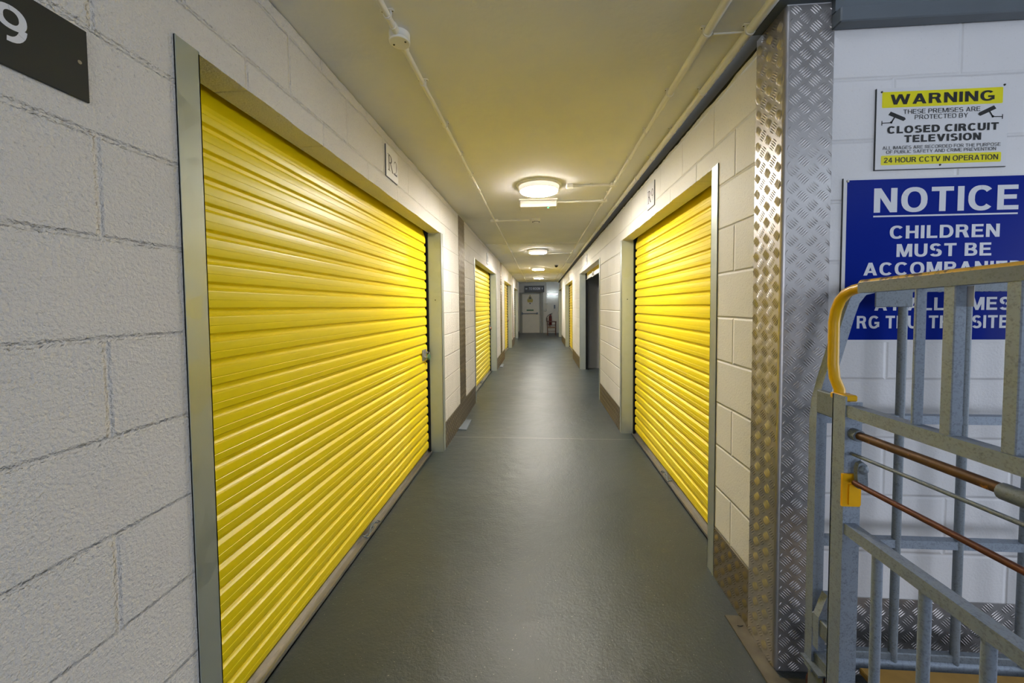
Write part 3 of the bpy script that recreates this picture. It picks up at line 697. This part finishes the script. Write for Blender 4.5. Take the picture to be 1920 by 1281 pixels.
def lamp(x, y, label):
    r = empty('ceiling_lamp', (x, y, H), label, 'ceiling lamp', None)
    mb = MB(); mb.lathe([(.205, -.0005), (.208, -.008), (.205, -.018), (.19, -.019)], (x, y, H), 'Z', 48); mb.build('base_ring', M['white_plastic'], r)
    mb = MB(); mb.lathe([(.186, -.019), (.184, -.040), (.176, -.056), (.172, -.058)], (x, y, H), 'Z', 48); mb.build('lamp_body', M['lamp_body'], r)
    mb = MB(); mb.lathe([(.171, -.0585), (.168, -.064), (.12, -.067), (.04, -.068)], (x, y, H), 'Z', 48); mb.build('diffuser', M['diffuser'], r)
    return r
l0 = lamp(.022, 3.57, 'nearest lit round ceiling lamp, in front of the white box with green light')
for (x, y, lb) in ((.0, 7.65, 'second lit round ceiling lamp, just beyond the ceiling joint strip'), (.0, 11.15, 'third lit round ceiling lamp, beside the small black dome'), (.01, 14.7, 'farthest lit round ceiling lamp, near the hanging dark direction sign')):
    c = copy_tree(l0); c.location = (x, y, H); c['label'] = lb
# emergency box
r = empty('emergency_light_box', (.015, 4.1, H), 'white rectangular ceiling box with a small green light behind the nearest lamp', 'emergency box')
mb = MB(); mb.box(-.185, .215, 4.0, 4.2, H-.016, H-.0005, .003).box(-.178, .208, 4.008, 4.192, H-.082, H-.015, .010); mb.build('housing', M['white_plastic'], r)
mb = MB(); mb.lathe([(.007, 0), (.006, -.006), (.001, -.008)], (.118, 4.06, H-.081), 'Z', 10); mb.build('indicator', M['led_green'], r)
# smoke detector
r = empty('smoke_detector', (-.016, 4.92, H), 'white smoke detector at the end of the left conduit branch', 'smoke detector')
mb = MB(); mb.lathe([(.056, -.0005), (.056, -.030), (.052, -.034), (.046, -.036)], (-.016, 4.92, H), 'Z', 28).lathe([(.030, -.050), (.030, -.058), (.022, -.062)], (-.016, 4.92, H), 'Z', 24).lathe([(.044, -.036), (.040, -.046), (.036, -.052)], (-.016, 4.92, H), 'Z', 24); mb.build('housing', M['white_plastic'], r)
mb = MB()
for k in range(10):
    a = 2*PI*k/10; mb.box(-.016+.042*math.cos(a)-.006, -.016+.042*math.cos(a)+.006, 4.92+.042*math.sin(a)-.004, 4.92+.042*math.sin(a)+.004, H-.047, H-.039)
mb.build('vent_slot', M['black'], r)
# dome camera
r = empty('dome_camera', (.484, 10.36, H), 'small black dome camera on the ceiling by the third lamp', 'camera')
mb = MB(); mb.lathe([(.055, -.0005), (.055, -.02), (.05, -.024)], (.484, 10.36, H), 'Z', 20); mb.build('mount', M['white_plastic'], r)
mb = MB(); mb.lathe([(.045, -.024), (.044, -.045), (.034, -.064), (.015, -.076), (.001, -.078)], (.484, 10.36, H), 'Z', 20); mb.build('dome', M['black_plastic'], r)

# ------------------------------------------------------------------ signs
def number_sign(side, yc, zb, txt, label, w=.20, h=.20):
    s = side; x = XL if s < 0 else XR; d = -s
    near = yc-w/2 if s < 0 else yc-w/2
    u = (0, 1, 0) if s < 0 else (0, -1, 0)
    o = Vector((x+d*.0015, yc-w/2 if s < 0 else yc+w/2, zb))
    r = empty('number_sign', (x, yc, zb), label, 'door number sign', None)
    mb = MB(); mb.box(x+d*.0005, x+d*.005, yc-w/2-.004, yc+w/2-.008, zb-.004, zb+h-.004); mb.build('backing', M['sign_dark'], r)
    mb = MB(); mb.box(x+d*.005, x+d*.0075, yc-w/2, yc+w/2, zb, zb+h); mb.build('board', M['sign_white'], r)
    mb = MB(); o = Vector((x+d*.0079, yc-w/2 if s < 0 else yc+w/2, zb))
    A = lambda a: a*w
    put_serif(mb, txt[0], o, u, (0, 0, 1), A(.12), A(.56), h*.22, h*.74)
    if txt[1] in '29': put_serif(mb, txt[1], o, u, (0, 0, 1), A(.63), A(.92), h*.22, h*.70)
    else: put_text(mb, txt[1], o, u, (0, 0, 1), A(.62), A(.88), h*.22, h*.66, .03)
    mb.build('lettering', M['ink_grey'], r)
    return r
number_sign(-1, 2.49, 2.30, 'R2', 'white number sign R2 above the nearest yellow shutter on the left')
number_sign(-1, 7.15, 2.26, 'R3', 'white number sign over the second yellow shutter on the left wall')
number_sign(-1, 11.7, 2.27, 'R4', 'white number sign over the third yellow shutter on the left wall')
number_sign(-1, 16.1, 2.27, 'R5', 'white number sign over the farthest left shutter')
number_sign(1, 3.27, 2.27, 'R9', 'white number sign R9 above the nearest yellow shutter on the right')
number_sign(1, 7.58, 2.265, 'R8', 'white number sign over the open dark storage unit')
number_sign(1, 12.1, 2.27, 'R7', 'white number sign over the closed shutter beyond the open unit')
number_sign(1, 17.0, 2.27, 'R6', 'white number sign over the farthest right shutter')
# dark sign with 9, near left
r = empty('unit_sign', (XL, .57, 1.905), 'large charcoal sign board with a white 9 on the near left wall', 'sign')
MB().box(XL+.001, XL+.006, .30, .772, 1.905, 2.055, .001).build('board', M['sign_dark'], r)
mb = MB(); put_text(mb, '9', (XL+.0064, 0, 0), (0, 1, 0), (0, 0, 1), .630, .674, 1.953, 2.018, .02); mb.build('lettering', M['ink_white'], r)
mb = MB(); mb.lathe([(.0038, 0), (.0038, .0012)], (XL+.006, .756, 1.982), 'X', 12); mb.build('screw', M['alu'], r)
# CCTV warning sign
U, V3 = (1, 0, 0), (0, 0, 1)
ys = YF-.006
r = empty('warning_sign', (1.49, YF, 1.96), 'white and yellow warning sign about closed circuit television above the blue notice', 'sign')
bx0, bx1, bz0, bz1 = 1.269, 1.717, 1.958, 2.254
MB().box(bx0, bx1, ys, YF-.001, bz0, bz1).build('board', M['sign_white'], r)
MB().box(bx0-.002, bx0, ys+.001, YF-.001, bz0-.001, bz1).box(bx0-.002, bx1, ys+.001, YF-.001, bz0-.002, bz0).build('edge', M['sign_dark'], r)
ua = lambda p: bx0+(p-885)/915*(bx1-bx0)
vb = lambda p: bz1-(p-600)/568*(bz1-bz0)
def rrect(mb, x0, x1, z0, z1, rr, y0, y1):
    P = []
    for cx, cz, a0 in ((x1-rr, z1-rr, 0), (x0+rr, z1-rr, 90), (x0+rr, z0+rr, 180), (x1-rr, z0+rr, 270)):
        for k in range(4): a = math.radians(a0+30*k); P.append((cx+rr*math.cos(a), cz+rr*math.sin(a)))
    mb.prism(P, (0, y0, 0), (1, 0, 0), (0, 0, 1), (0, -1, 0), 0, y0-y1)
mb = MB(); rrect(mb, ua(922), ua(1760), vb(736), vb(626), .004, ys, ys-.0004); rrect(mb, ua(925), ua(1763), vb(1137), vb(1070), .004, ys, ys-.0004); mb.build('yellow_band', M['sign_yellow'], r)
mb = MB(); o = (0, ys-.0008, 0)
def T(mb, t, x0, x1, y0, y1, bold=.02): put_text(mb, t, o, U, V3, ua(x0), ua(x1), vb(y1), vb(y0), bold)
T(mb, 'WARNING', 980, 1702, 646, 716, .035)
T(mb, 'THESE PREMISES ARE', 1073, 1608, 753, 784, .012); T(mb, 'PROTECTED BY', 1155, 1525, 793, 824, .012)
T(mb, 'CLOSED CIRCUIT', 963, 1738, 866, 917, .045); T(mb, 'TELEVISION', 1085, 1620, 932, 982, .045)
T(mb, 'ALL IMAGES ARE RECORDED FOR THE PURPOSE', 933, 1755, 1005, 1028, .008); T(mb, 'OF PUBLIC SAFETY AND CRIME PREVENTION', 960, 1725, 1035, 1057, .008)
T(mb, '24 HOUR CCTV IN OPERATION', 945, 1742, 1085, 1121, .018)
mb.build('lettering', M['ink'], r)
mb = MB()
def poly(pts): mb.add([(ua(a), ys-.0006, vb(b)) for a, b in pts], [tuple(range(len(pts)))])
def pl(pts):
    ar = sum((ua(pts[i][0])*vb(pts[(i+1) % len(pts)][1])-ua(pts[(i+1) % len(pts)][0])*vb(pts[i][1])) for i in range(len(pts)))
    poly(pts if ar > 0 else pts[::-1])
for f in (lambda p: p, lambda p: (2*1343-p[0], p[1]-14)):
    for P in ([(985, 763), (1086, 808), (1092, 820), (1076, 832), (968, 786)], [(1010, 800), (1018, 803), (996, 842), (986, 838)], [(925, 839), (990, 837), (990, 843), (925, 845)], [(921, 826), (927, 826), (927, 858), (921, 858)],
              [(983, 832), (997, 832), (999, 842), (990, 848), (981, 842)]):
        pl([f(p) for p in P])
mb.build('camera_symbol', M['ink'], r)
for sx, sz in ((918, 625), (1768, 612), (1343, 1146)):
    mb = MB(); mb.lathe([(.0038, 0), (.003, .002)], (ua(sx), ys-.0002, vb(sz)), (0, -1, 0), 10); mb.build('screw', M['screw'], r)
# blue notice
r = empty('notice_sign', (1.5, YF, 1.318), 'large blue NOTICE sign about children behind the roll cage', 'sign')
nx0, nx1, nz0, nz1 = 1.160, 1.872, 1.314, 1.930
ua = lambda p: nx0+(p-65)/1236*(1.788-nx0)
vb = lambda p: nz1-(p-52)/1162*(nz1-nz0)
MB().box(nx0, nx1, ys, YF-.001, nz0, nz1).build('board', M['sign_white'], r)
MB().box(nx0-.002, nx0, ys+.001, YF-.001, nz0, nz1).build('edge', M['sign_dark'], r)
MB().box(ua(90), nx1-.013, ys-.0004, ys, vb(1196), vb(66)).build('blue_panel', M['sign_blue'], r)
mb = MB(); o = (0, ys-.0008, 0)
T(mb, 'NOTICE', 277, 1252, 128, 297, .035)
mb.add([(ua(a), ys-.0008, vb(b)) for a, b in ((275, 329), (1250, 329), (1250, 318), (275, 318))], [(0, 1, 2, 3)])
T(mb, 'CHILDREN', 392, 1135, 392, 482, .03); T(mb, 'MUST BE', 443, 1085, 520, 610, .03); T(mb, 'ACCOMPANIED', 217, 1300, 648, 738, .03)
T(mb, 'BY YOU WHILE', 300, 1232, 770, 860, .03); T(mb, 'AT ALL TIMES', 300, 1228, 898, 988, .03); T(mb, 'RG THUI THIS SITE', 180, 1218, 1025, 1115, .03)
mb.build('lettering', M['ink_white'], r)
mb = MB(); mb.lathe([(.0055, 0), (.004, .002)], (ua(94), ys, vb(72)), (0, -1, 0), 12); mb.build('screw', M['alu'], r)

# ------------------------------------------------------------------ end of the corridor
yd = YE-.002
dr = empty('door_9', (-.42, YE, 0), kind='structure')
MB().box(-1.06, -.90, YE-.08, YE-.001, 0, 2.16).box(.03, .11, YE-.08, YE-.001, 0, 2.16).box(-1.06, .11, YE-.08, YE-.001, 2.12, 2.20).build('door_frame', M['frame_paint'], dr)
MB().box(-.895, .012, YE-.05, YE-.005, .012, 2.115, .003).build('door_leaf', M['door_paint'], dr)
MB().box(.012, .032, YE-.052, YE-.02, .012, 2.115, .002).build('edge_strip', M['white_plastic'], dr)
mb = MB(); mb.box(-.93, -.10, YE-.125, YE-.095, 1.045, 1.085, .008).box(-.95, -.86, YE-.13, YE-.051, 1.0, 1.13, .01).box(-.14, -.05, YE-.13, YE-.051, 1.02, 1.12, .01); mb.build('push_bar', M['galv_dark'], dr)
MB().box(-.66, -.28, YE-.053, YE-.050, 1.20, 1.28).build('push_label', M['green_label'], dr)
mb = MB(); mb.lathe([(.04, 0), (.04, .004)], (-.47, YE-.050, 1.61), (0, -1, 0), 16); mb.build('round_label', M['screw'], dr)
mb = MB(); mb.prism([(-.60, 1.67), (-.34, 1.67), (-.31, 1.80), (-.47, 2.09), (-.63, 1.80)], (0, YE-.0505, 0), (1, 0, 0), (0, 0, 1), (0, -1, 0), 0, .002); a = mb.build('caution_label', M['caution'], dr)
mb = MB(); mb.prism([(-.585, 1.83), (-.355, 1.83), (-.47, 2.04)], (0, YE-.053, 0), (1, 0, 0), (0, 0, 1), (0, -1, 0), 0, .001); mb.build('triangle', M['frame_paint'], a)
mb = MB(); mb.prism([(-.51, 1.86), (-.43, 1.86), (-.42, 1.92), (-.47, 1.96), (-.52, 1.92)], (0, YE-.0545, 0), (1, 0, 0), (0, 0, 1), (0, -1, 0), 0, .001); mb.build('symbol', M['ink'], a)
# wall end things
MB().box(.135, .235, YE-.10, YE-.001, 0, 2.55, .004).build('trim_9', M['frame_paint'], kind='structure')
r = empty('direction_sign', (-.23, YE-.1, 2.2), 'dark direction sign with white arrows above the end door', 'sign')
MB().box(-.76, .30, YE-.20, YE-.085, 2.21, 2.56, .004).build('board', M['sign_dark'], r)
mb = MB(); o = (0, YE-.2008, 0); q = lambda x0, x1, z0, z1, t, b=.02: put_text(mb, t, o, U, V3, x0, x1, z0, z1, b)
q(-.52, .08, 2.34, 2.47, 'TO ROOM')
for P in ([(-.71, 2.40), (-.66, 2.45), (-.66, 2.41), (-.59, 2.41), (-.59, 2.39), (-.66, 2.39), (-.66, 2.35)], [(.19, 2.47), (.15, 2.41), (.18, 2.41), (.18, 2.34), (.20, 2.34), (.20, 2.41), (.23, 2.41)]):
    mb.prism(P, (0, YE-.2002, 0), (1, 0, 0), (0, 0, 1), (0, -1, 0), 0, .0006)
mb.build('lettering', M['ink_white'], r)
r = empty('tube_lamp', (.74, YE, 2.1), 'lit bluish white tube lamp on the end wall above the fire extinguisher', 'wall lamp')
MB().box(.46, 1.02, YE-.06, YE-.001, 2.075, 2.13, .006).build('housing', M['white_plastic'], r)
mb = MB(); mb.tube([(.48, YE-.075, 2.10), (1.0, YE-.075, 2.10)], .022, 12); mb.build('tube', M['tube_lit'], r)
root_mesh('sounder', MB().box(.39, .47, YE-.05, YE-.001, 1.56, 1.65, .01), M['white_plastic'], (.43, YE, 1.6), 'small white square box on the end wall over the round call point', 'alarm box')
r = empty('call_point', (.35, YE, 1.2), 'white fronted call point on the end wall beside the door frame', 'call point')
MB().box(.30, .41, YE-.05, YE-.001, 1.18, 1.29, .012).build('housing', M['frame_paint'], r)
mb = MB(); mb.lathe([(.035, 0), (.03, .008)], (.35, YE-.05, 1.235), (0, -1, 0), 16); mb.build('button', M['white_plastic'], r)
root_mesh('control_box', MB().box(.82, .89, YE-.05, YE-.001, 1.32, 1.52, .006), M['galv_dark'], (.855, YE, 1.4), 'narrow grey box on the end wall above the wooden chair', 'control box')
root_mesh('vertical_conduit', MB().tube([(.43, YE-.02, 1.65), (.43, YE-.02, 2.98)], .012, 8), M['pipe_paint'], (.43, YE, 1.65), 'thin pale conduit running up the end wall from the small square box', 'conduit')
# fire extinguisher
ex, ey = .62, YE-.10
r = empty('fire_extinguisher', (ex, ey, .40), 'red fire extinguisher with black hose hung on the end wall behind the chair', 'fire extinguisher')
mb = MB(); mb.lathe([(.07, 0), (.08, .01), (.08, .44), (.072, .49), (.045, .53), (.025, .545), (.022, .57)], (ex, ey, .43), 'Z', 24); mb.build('cylinder', M['red'], r)
mb = MB(); mb.box(ex-.03, ex+.03, ey-.082, ey-.078, .80, .90); mb.build('label', M['ink'], r)
mb = MB(); mb.box(ex-.02, ex+.02, ey-.02, ey+.02, 1.0, 1.03, .004).tube([(ex-.02, ey, 1.03), (ex+.05, ey, 1.05), (ex+.11, ey, 1.09)], .008, 8).tube([(ex-.02, ey, 1.01), (ex+.10, ey, 1.02)], .007, 8); mb.build('handle', M['black_plastic'], r)
mb = MB(); P = []
for k in range(15):
    t = k/14; P.append((ex-.02-.20*math.sin(t*PI)**.8, ey-.02, 1.02-.62*t+.03*math.sin(t*PI)))
mb.tube(P, .012, 8).tube([P[-1], (P[-1][0]+.01, ey-.02, P[-1][2]-.10)], [.014, .028], 8); mb.build('hose', M['black_plastic'], r)
mb = MB(); mb.box(ex-.03, ex+.03, ey+.075, YE-.001, .78, .86, .003).box(ex-.085, ex+.085, ey+.078, ey+.085, .80, .83); mb.build('bracket', M['galv_dark'], r)
# wooden armchair, side-on
cx, cy = .64, 19.25
r = empty('wooden_armchair', (cx, cy, 0), 'dark wooden armchair standing against the right side at the corridor end', 'chair')
for dx, dy, hh in ((-.20, -.24, .68), (-.20, .24, .86), (.20, -.24, .66), (.20, .24, .66)):
    mb = MB(); mb.tube([(cx+dx, cy+dy, 0), (cx+dx+(-.02 if dx < 0 else 0), cy+dy, hh)], .020, square=True); mb.build('leg', M['wood'], r)
MB().box(cx-.22, cx+.22, cy-.25, cy+.25, .36, .42, .006).build('seat', M['seat'], r)
for dy in (-.24, .24):
    MB().box(cx-.24, cx+.24, cy+dy-.025, cy+dy+.025, .66, .69, .006).build('armrest', M['wood'], r)
mb = MB(); 
for z in (.52, .72): mb.box(cx-.24, cx-.21, cy-.24, cy+.24, z-.02, z+.04)
mb.build('backrest', M['wood'], r)
mb = MB(); mb.box(cx-.20, cx+.20, cy-.25, cy-.23, .50, .53).box(cx-.20, cx+.20, cy-.25, cy-.23, .20, .225); mb.build('side_rail', M['wood'], r)

# ------------------------------------------------------------------ floor bits by the left wall
mb = MB(); mb.prism([(-.946, 4.42), (-.846, 4.40), (-.856, 4.80), (-.93, 4.80)], (0, 0, 0), (1, 0, 0), (0, 1, 0), (0, 0, 1), .0005, .012)
root_mesh('floor_bracket', mb, M['galv_dark'], (-.9, 4.6, 0), 'small flat metal bracket on the floor at the foot of the first tread plate strip', 'bracket')
mb = MB(); mb.prism([(-.946, 9.1), (-.86, 9.05), (-.87, 9.5), (-.93, 9.5)], (0, 0, 0), (1, 0, 0), (0, 1, 0), (0, 0, 1), .0005, .012)
root_mesh('floor_bracket', mb, M['galv_dark'], (-.9, 9.3, 0), 'tiny metal bracket on the floor beyond the second left shutter', 'bracket')

# ------------------------------------------------------------------ roll cage
rc = empty('roll_cage', (1.4, 1.1, 0), 'galvanised steel roll cage with yellow top handle in front of the blue notice', 'roll cage')
YR = 1.42      # rear panel
XS = 1.0       # side panel
def bar(name, pts, r, m='galv', square=False, n=14, up=None, parent=None, label=None):
    mb = MB(); mb.tube(pts, r, n, square=square, up=up); return mb.build(name, M[m], parent or rc, label)
# rear frame: left upright with slanted shoulder, top rail, cross rails, bars
mb = MB(); P = [(1.008, YR, .13), (1.008, YR, 1.06), (1.014, YR, 1.12), (1.030, YR, 1.19), (1.092, YR, 1.42), (1.108, YR, 1.47), (1.135, YR, 1.505), (1.175, YR, 1.516)]
mb.tube(P, .0175, square=True, up=(0, 1, 0)); mb.build('upright', M['galv'], rc)
bar('top_rail', [(1.16, YR, 1.515), (1.80, YR, 1.515)], .0155, 'galv_dark', True)
bar('upright', [(1.80, YR, .13), (1.80, YR, 1.515)], .0175, 'galv', True)
for z, rr in ((1.055, .0145), (.612, .0145)): bar('cross_rail', [(1.01, YR, z), (1.80, YR, z)], rr, 'galv', True)
for x in (1.275, 1.480, 1.690): bar('rear_bar', [(x, YR-.006, .175), (x, YR-.006, 1.51)], .0125, 'galv_dark')
MB().box(1.172, 1.292, YR-.022, YR-.016, 1.448, 1.53, .002).build('end_plate', M['galv_dark'], rc)
# base frame and deck
bar('base_rail', [(1.01, YR, .166), (1.80, YR, .166)], .024, 'galv')
MB().box(1.005, 1.80, YR-.012, YR+.012, .184, .212, .003).build('base_flange', M['galv_dark'], rc)
bar('base_rail', [(1.02, YR-.02, .19), (1.02, .64, .19)], .020, 'galv_dark', True)
bar('base_rail', [(1.02, .64, .19), (1.80, .64, .19)], .020, 'galv_dark', True)
bar('base_rail', [(1.80, YR-.02, .19), (1.80, .64, .19)], .020, 'galv_dark', True)
MB().box(1.13, 1.77, .68, 1.375, .163, .185, .004).build('deck', M['deck'], rc)
# bracket between the two uprights
mb = MB(); mb.prism([(0, 0), (.022, .0), (.022, .07), (.05, .14), (.05, .20), (.028, .20), (.0, .12)], (.985, YR-.035, .245), (1, 0, 0), (0, 0, 1), (0, -1, 0), -.004, .022); mb.build('hook_bracket', M['galv'], rc)
# side panel: flat post, rails parallel to the corridor
mb = MB(); mb.box(XS-.021, XS-.016, 1.262, 1.315, .13, 1.168).box(XS-.021, XS+.030, 1.311, 1.316, .13, 1.168).box(XS-.016, XS+.030, 1.262, 1.266, .13, 1.150); mb.build('side_post', M['galv'], rc)
mb = MB(); mb.box(XS-.030, XS+.016, .60, .645, .13, 1.53, .002); mb.build('side_post', M['galv'], rc)
mb = MB(); mb.box(XS-.012, XS+.012, 1.318, YR-.018, 1.08, 1.16, .003); mb.build('hinge', M['galv_dark'], rc)
MB().box(XS-.012, XS+.012, 1.318, YR-.018, .30, .36, .003).build('hinge', M['galv_dark'], rc)
bar('side_rail', [(XS, 1.29, 1.122), (XS, .62, 1.132)], .0185, 'galv', True)
bar('side_rail', [(XS, 1.29, .745), (XS, .62, .742)], .0175, 'galv', True)
bar('side_rail', [(XS, 1.29, .20), (XS, .62, .20)], .0175, 'galv', True)
for y in (1.160, 1.021, .882, .743): bar('side_bar', [(XS, y, .20), (XS, y, .735)], .0125, 'galv')
for y in (1.058, .976, .852): 
    mb = MB(); a = .0135; mb.box(XS-a, XS+a, y-a, y+a, 1.135, 1.512, .002) if y < 1.0 else mb.box(XS-.013, XS+.013, y-.004, y+.004, 1.135, 1.512, .002)
    mb.build('upper_bar', M['galv'], rc)
bar('cross_wire', [(XS, 1.268, .987), (XS, .62, 1.018)], .0055, 'galv_dark')
# rusty tubes
bar('tube_socket', [(XS+.004, 1.312, 1.052), (XS+.004, 1.238, 1.050)], .0185, 'galv_dark')
bar('push_tube', [(XS+.004, 1.27, 1.051), (XS+.004, .62, 1.068)], .0125, 'rust_brown', label='rusty brown tube across the side panel')
bar('tube_socket', [(XS+.004, .872, 1.058), (XS+.004, .80, 1.060)], .0185, 'galv_dark')
bar('strut_rod', [(XS-.010, 1.236, .905), (XS-.010, .62, .925)], .0080, 'rust_red', label='thin rust red rod below the brown tube')
# latch on the side post
mb = MB()
x_ = XS-.0265
mb.prism([(-.030, -.052), (.022, -.052), (.026, -.046), (.026, .050), (.018, .052), (-.030, .052)], (XS+.0, 1.262, .872), (1, 0, 0), (0, 0, 1), (0, -1, 0), .001, .008)
mb.prism([(-.014, -.044), (.012, -.044), (.016, -.038), (.016, .02), (-.014, .02)], (XS+.0, 1.254, .872), (1, 0, 0), (0, 0, 1), (0, -1, 0), .0, .006)
lt = mb.build('latch_plate', M['latch_plate_y'], rc, label='yellow plastic latch plate')
mb = MB(); mb.prism([(-.012, -.040), (.008, -.040), (.016, -.032), (.014, .004), (.012, .034), (.0, .044), (-.012, .038), (-.016, .026), (-.016, .0)], (XS+.012, 1.246, .928), (1, 0, 0), (0, 0, 1), (0, -1, 0), .0, .014)
mb.lathe([(.014, 0), (.014, .004), (.008, .005), (.007, .009), (.004, .009)], (XS+.012, 1.232, .948), (0, -1, 0), 16); mb.build('latch_link', M['galv_dark'], lt)
# yellow handle and worn top rail
P = [(XS, 1.312, 1.150), (XS, 1.316, 1.180), (XS, 1.338, 1.215), (XS, 1.345, 1.26), (XS, 1.346, 1.40), (XS, 1.338, 1.44), (XS, 1.322, 1.472), (XS, 1.298, 1.494), (XS, 1.268, 1.505), (XS, 1.235, 1.510), (XS, 1.20, 1.513)]
bar('handle', P, .0155, 'handle_yellow', n=16, label='bright yellow coated bent handle tube')
MB().box(XS-.020, XS+.022, 1.268, 1.330, 1.150, 1.170, .004).build('handle_collar', M['handle_yellow'], rc)
mb = MB(); mb.tube([(XS, 1.235, 1.5085), (XS, .60, 1.5275)], .0155, square=True); mb.build('top_bar', M['galv_dark'], rc)
mb = MB(); mb.tube([(XS-.002, 1.235, 1.5215), (XS-.002, .60, 1.5410)], .012, 14); mb.build('top_coating', M['worn'], rc, label='worn yellow coating with rust patches')
MB().box(XS+.0138, XS+.0150, .95, .965, 1.452, 1.50).build('paper_label', M['sign_white'], rc)
# castors
for (qx, qy) in ((1.02, YR-.03), (1.78, YR-.03), (1.02, .67), (1.78, .67)):
    mb = MB(); mb.box(qx-.045, qx+.045, qy-.045, qy+.045, .165, .172).box(qx-.024, qx-.020, qy-.035, qy+.035, .06, .166).box(qx+.020, qx+.024, qy-.035, qy+.035, .06, .166); cs = mb.build('castor', M['galv_dark'], rc)
    mb = MB(); mb.lathe([(.045, -.018), (.058, -.016), (.0605, 0), (.058, .016), (.045, .018)], (qx, qy, .0605), 'X', 28); mb.build('wheel', M['caster'], cs)

# ------------------------------------------------------------------ lights of the entrance hall (behind and beside the camera)
def hall_tube(x, y, label, zt=2.79):
    r = empty('hall_tube_lamp', (x, y, zt), label, 'tube lamp')
    MB().box(x-.75, x+.75, y-.05, y+.05, zt-.07, zt+.009, .006).build('housing', M['white_plastic'], r)
    mb = MB(); mb.tube([(x-.72, y, zt-.09), (x+.72, y, zt-.09)], .018, 10); mb.build('tube', M['tube_lit'], r)
hall_tube(2.6, 19.5, 'tube lamp in the cross passage at the far end', 2.97)
hall_tube(3.2, -1.2, 'hall tube lamp nearest the wall with the notices')
hall_tube(3.4, -3.6, 'hall tube lamp nearest the loading opening')
for loc, rot, sx, sy_ in (((5.55, .1, 1.22), (0, PI/2, 0), 2.44, 2.8), ((1.0, -6.05, 1.25), (PI/2, 0, 0), 4.0, 2.5)):
    ld = bpy.data.lights.new('opening', 'AREA'); ld.shape = 'RECTANGLE'; ld.size = sx; ld.size_y = sy_; ld.cycles.is_portal = True
    lo_ = bpy.data.objects.new('opening', ld); C.objects.link(lo_); lo_.location = loc; lo_.rotation_euler = rot

# ------------------------------------------------------------------ labels of the setting
SET = {
 'floor': ('grey painted concrete floor of corridor and hall', 'floor'),
 'ceiling': ('pale painted corridor ceiling carrying the lamps and conduits', 'ceiling'),
 'ceiling.001': ('ceiling over the hall, storage units and far cross passage', 'ceiling'),
 'wall_left': ('white painted blockwork wall left of the corridor', 'wall'),
 'wall_right': ('white painted blockwork wall right of the corridor', 'wall'),
 'wall_facing': ('white block wall carrying the warning and notice signs', 'wall'),
 'wall_end': ('pale end wall with the white fire door', 'wall'),
 'wall_unit_left': ('hidden back walls of the left storage units', 'wall'),
 'wall_unit_right': ('hidden back walls of the right storage units', 'wall'),
 'wall_unit_partition': ('grey partitions inside the open dark storage unit', 'wall'),
 'wall_hall': ('walls of the hall behind and beside the camera', 'wall'),
 'trim_1': ('dark steel strip in the gap over the right corridor wall', 'beam'),
 'trim_2': ('grey steel beam along the top of the wall with the signs', 'beam'),
 'trim_3': ('short grey steel beam over the tread plate corner', 'beam'),
 'trim_5': ('nearest vertical tread plate strip on the left wall', 'plate strip'),
 'trim_6': ('second vertical tread plate strip on the left wall', 'plate strip'),
 'trim_7': ('farthest vertical tread plate strip on the left wall', 'plate strip'),
 'trim_8': ('thin cover strips over the ceiling joints', 'trim'),
 'trim_9': ('grey vertical boxing beside the end door', 'trim'),
 'baseboard_left': ('tread plate kick board beyond the nearest left shutter', 'kick board'),
 'baseboard_left.001': ('tread plate kick board beyond the second left shutter', 'kick board'),
 'baseboard_left.002': ('tread plate kick board beyond the third left shutter', 'kick board'),
 'baseboard_left.003': ('last tread plate kick board at the left wall end', 'kick board'),
 'baseboard_right': ('tread plate kick board between corner guard and shutter R9', 'kick board'),
 'baseboard_right.001': ('tread plate kick board between shutter R9 and the open unit', 'kick board'),
 'baseboard_right.002': ('tread plate kick board just beyond the open unit', 'kick board'),
 'baseboard_right.003': ('farthest tread plate kick board on the right wall', 'kick board'),
 'baseboard_facing': ('tread plate kick board behind the roll cage', 'kick board'),
 'door_1': ('galvanised frame of the nearest left shutter under sign R2', 'door frame'),
 'door_2': ('galvanised frame of the second shutter on the left', 'door frame'),
 'door_3': ('galvanised frame of the third shutter on the left', 'door frame'),
 'door_4': ('galvanised frame of the farthest left shutter', 'door frame'),
 'door_5': ('galvanised frame of the nearest right shutter under sign R9', 'door frame'),
 'door_6': ('galvanised frame of the open dark storage unit', 'door frame'),
 'door_7': ('galvanised frame of the shutter beyond the open unit', 'door frame'),
 'door_8': ('galvanised frame of the farthest right shutter', 'door frame'),
 'door_9': ('cream fire door with push bar at the corridor end', 'door'),
}
for k_, (l_, c_) in SET.items():
    o_ = bpy.data.objects.get(k_)
    if o_ is not None: o_['label'] = l_; o_['category'] = c_
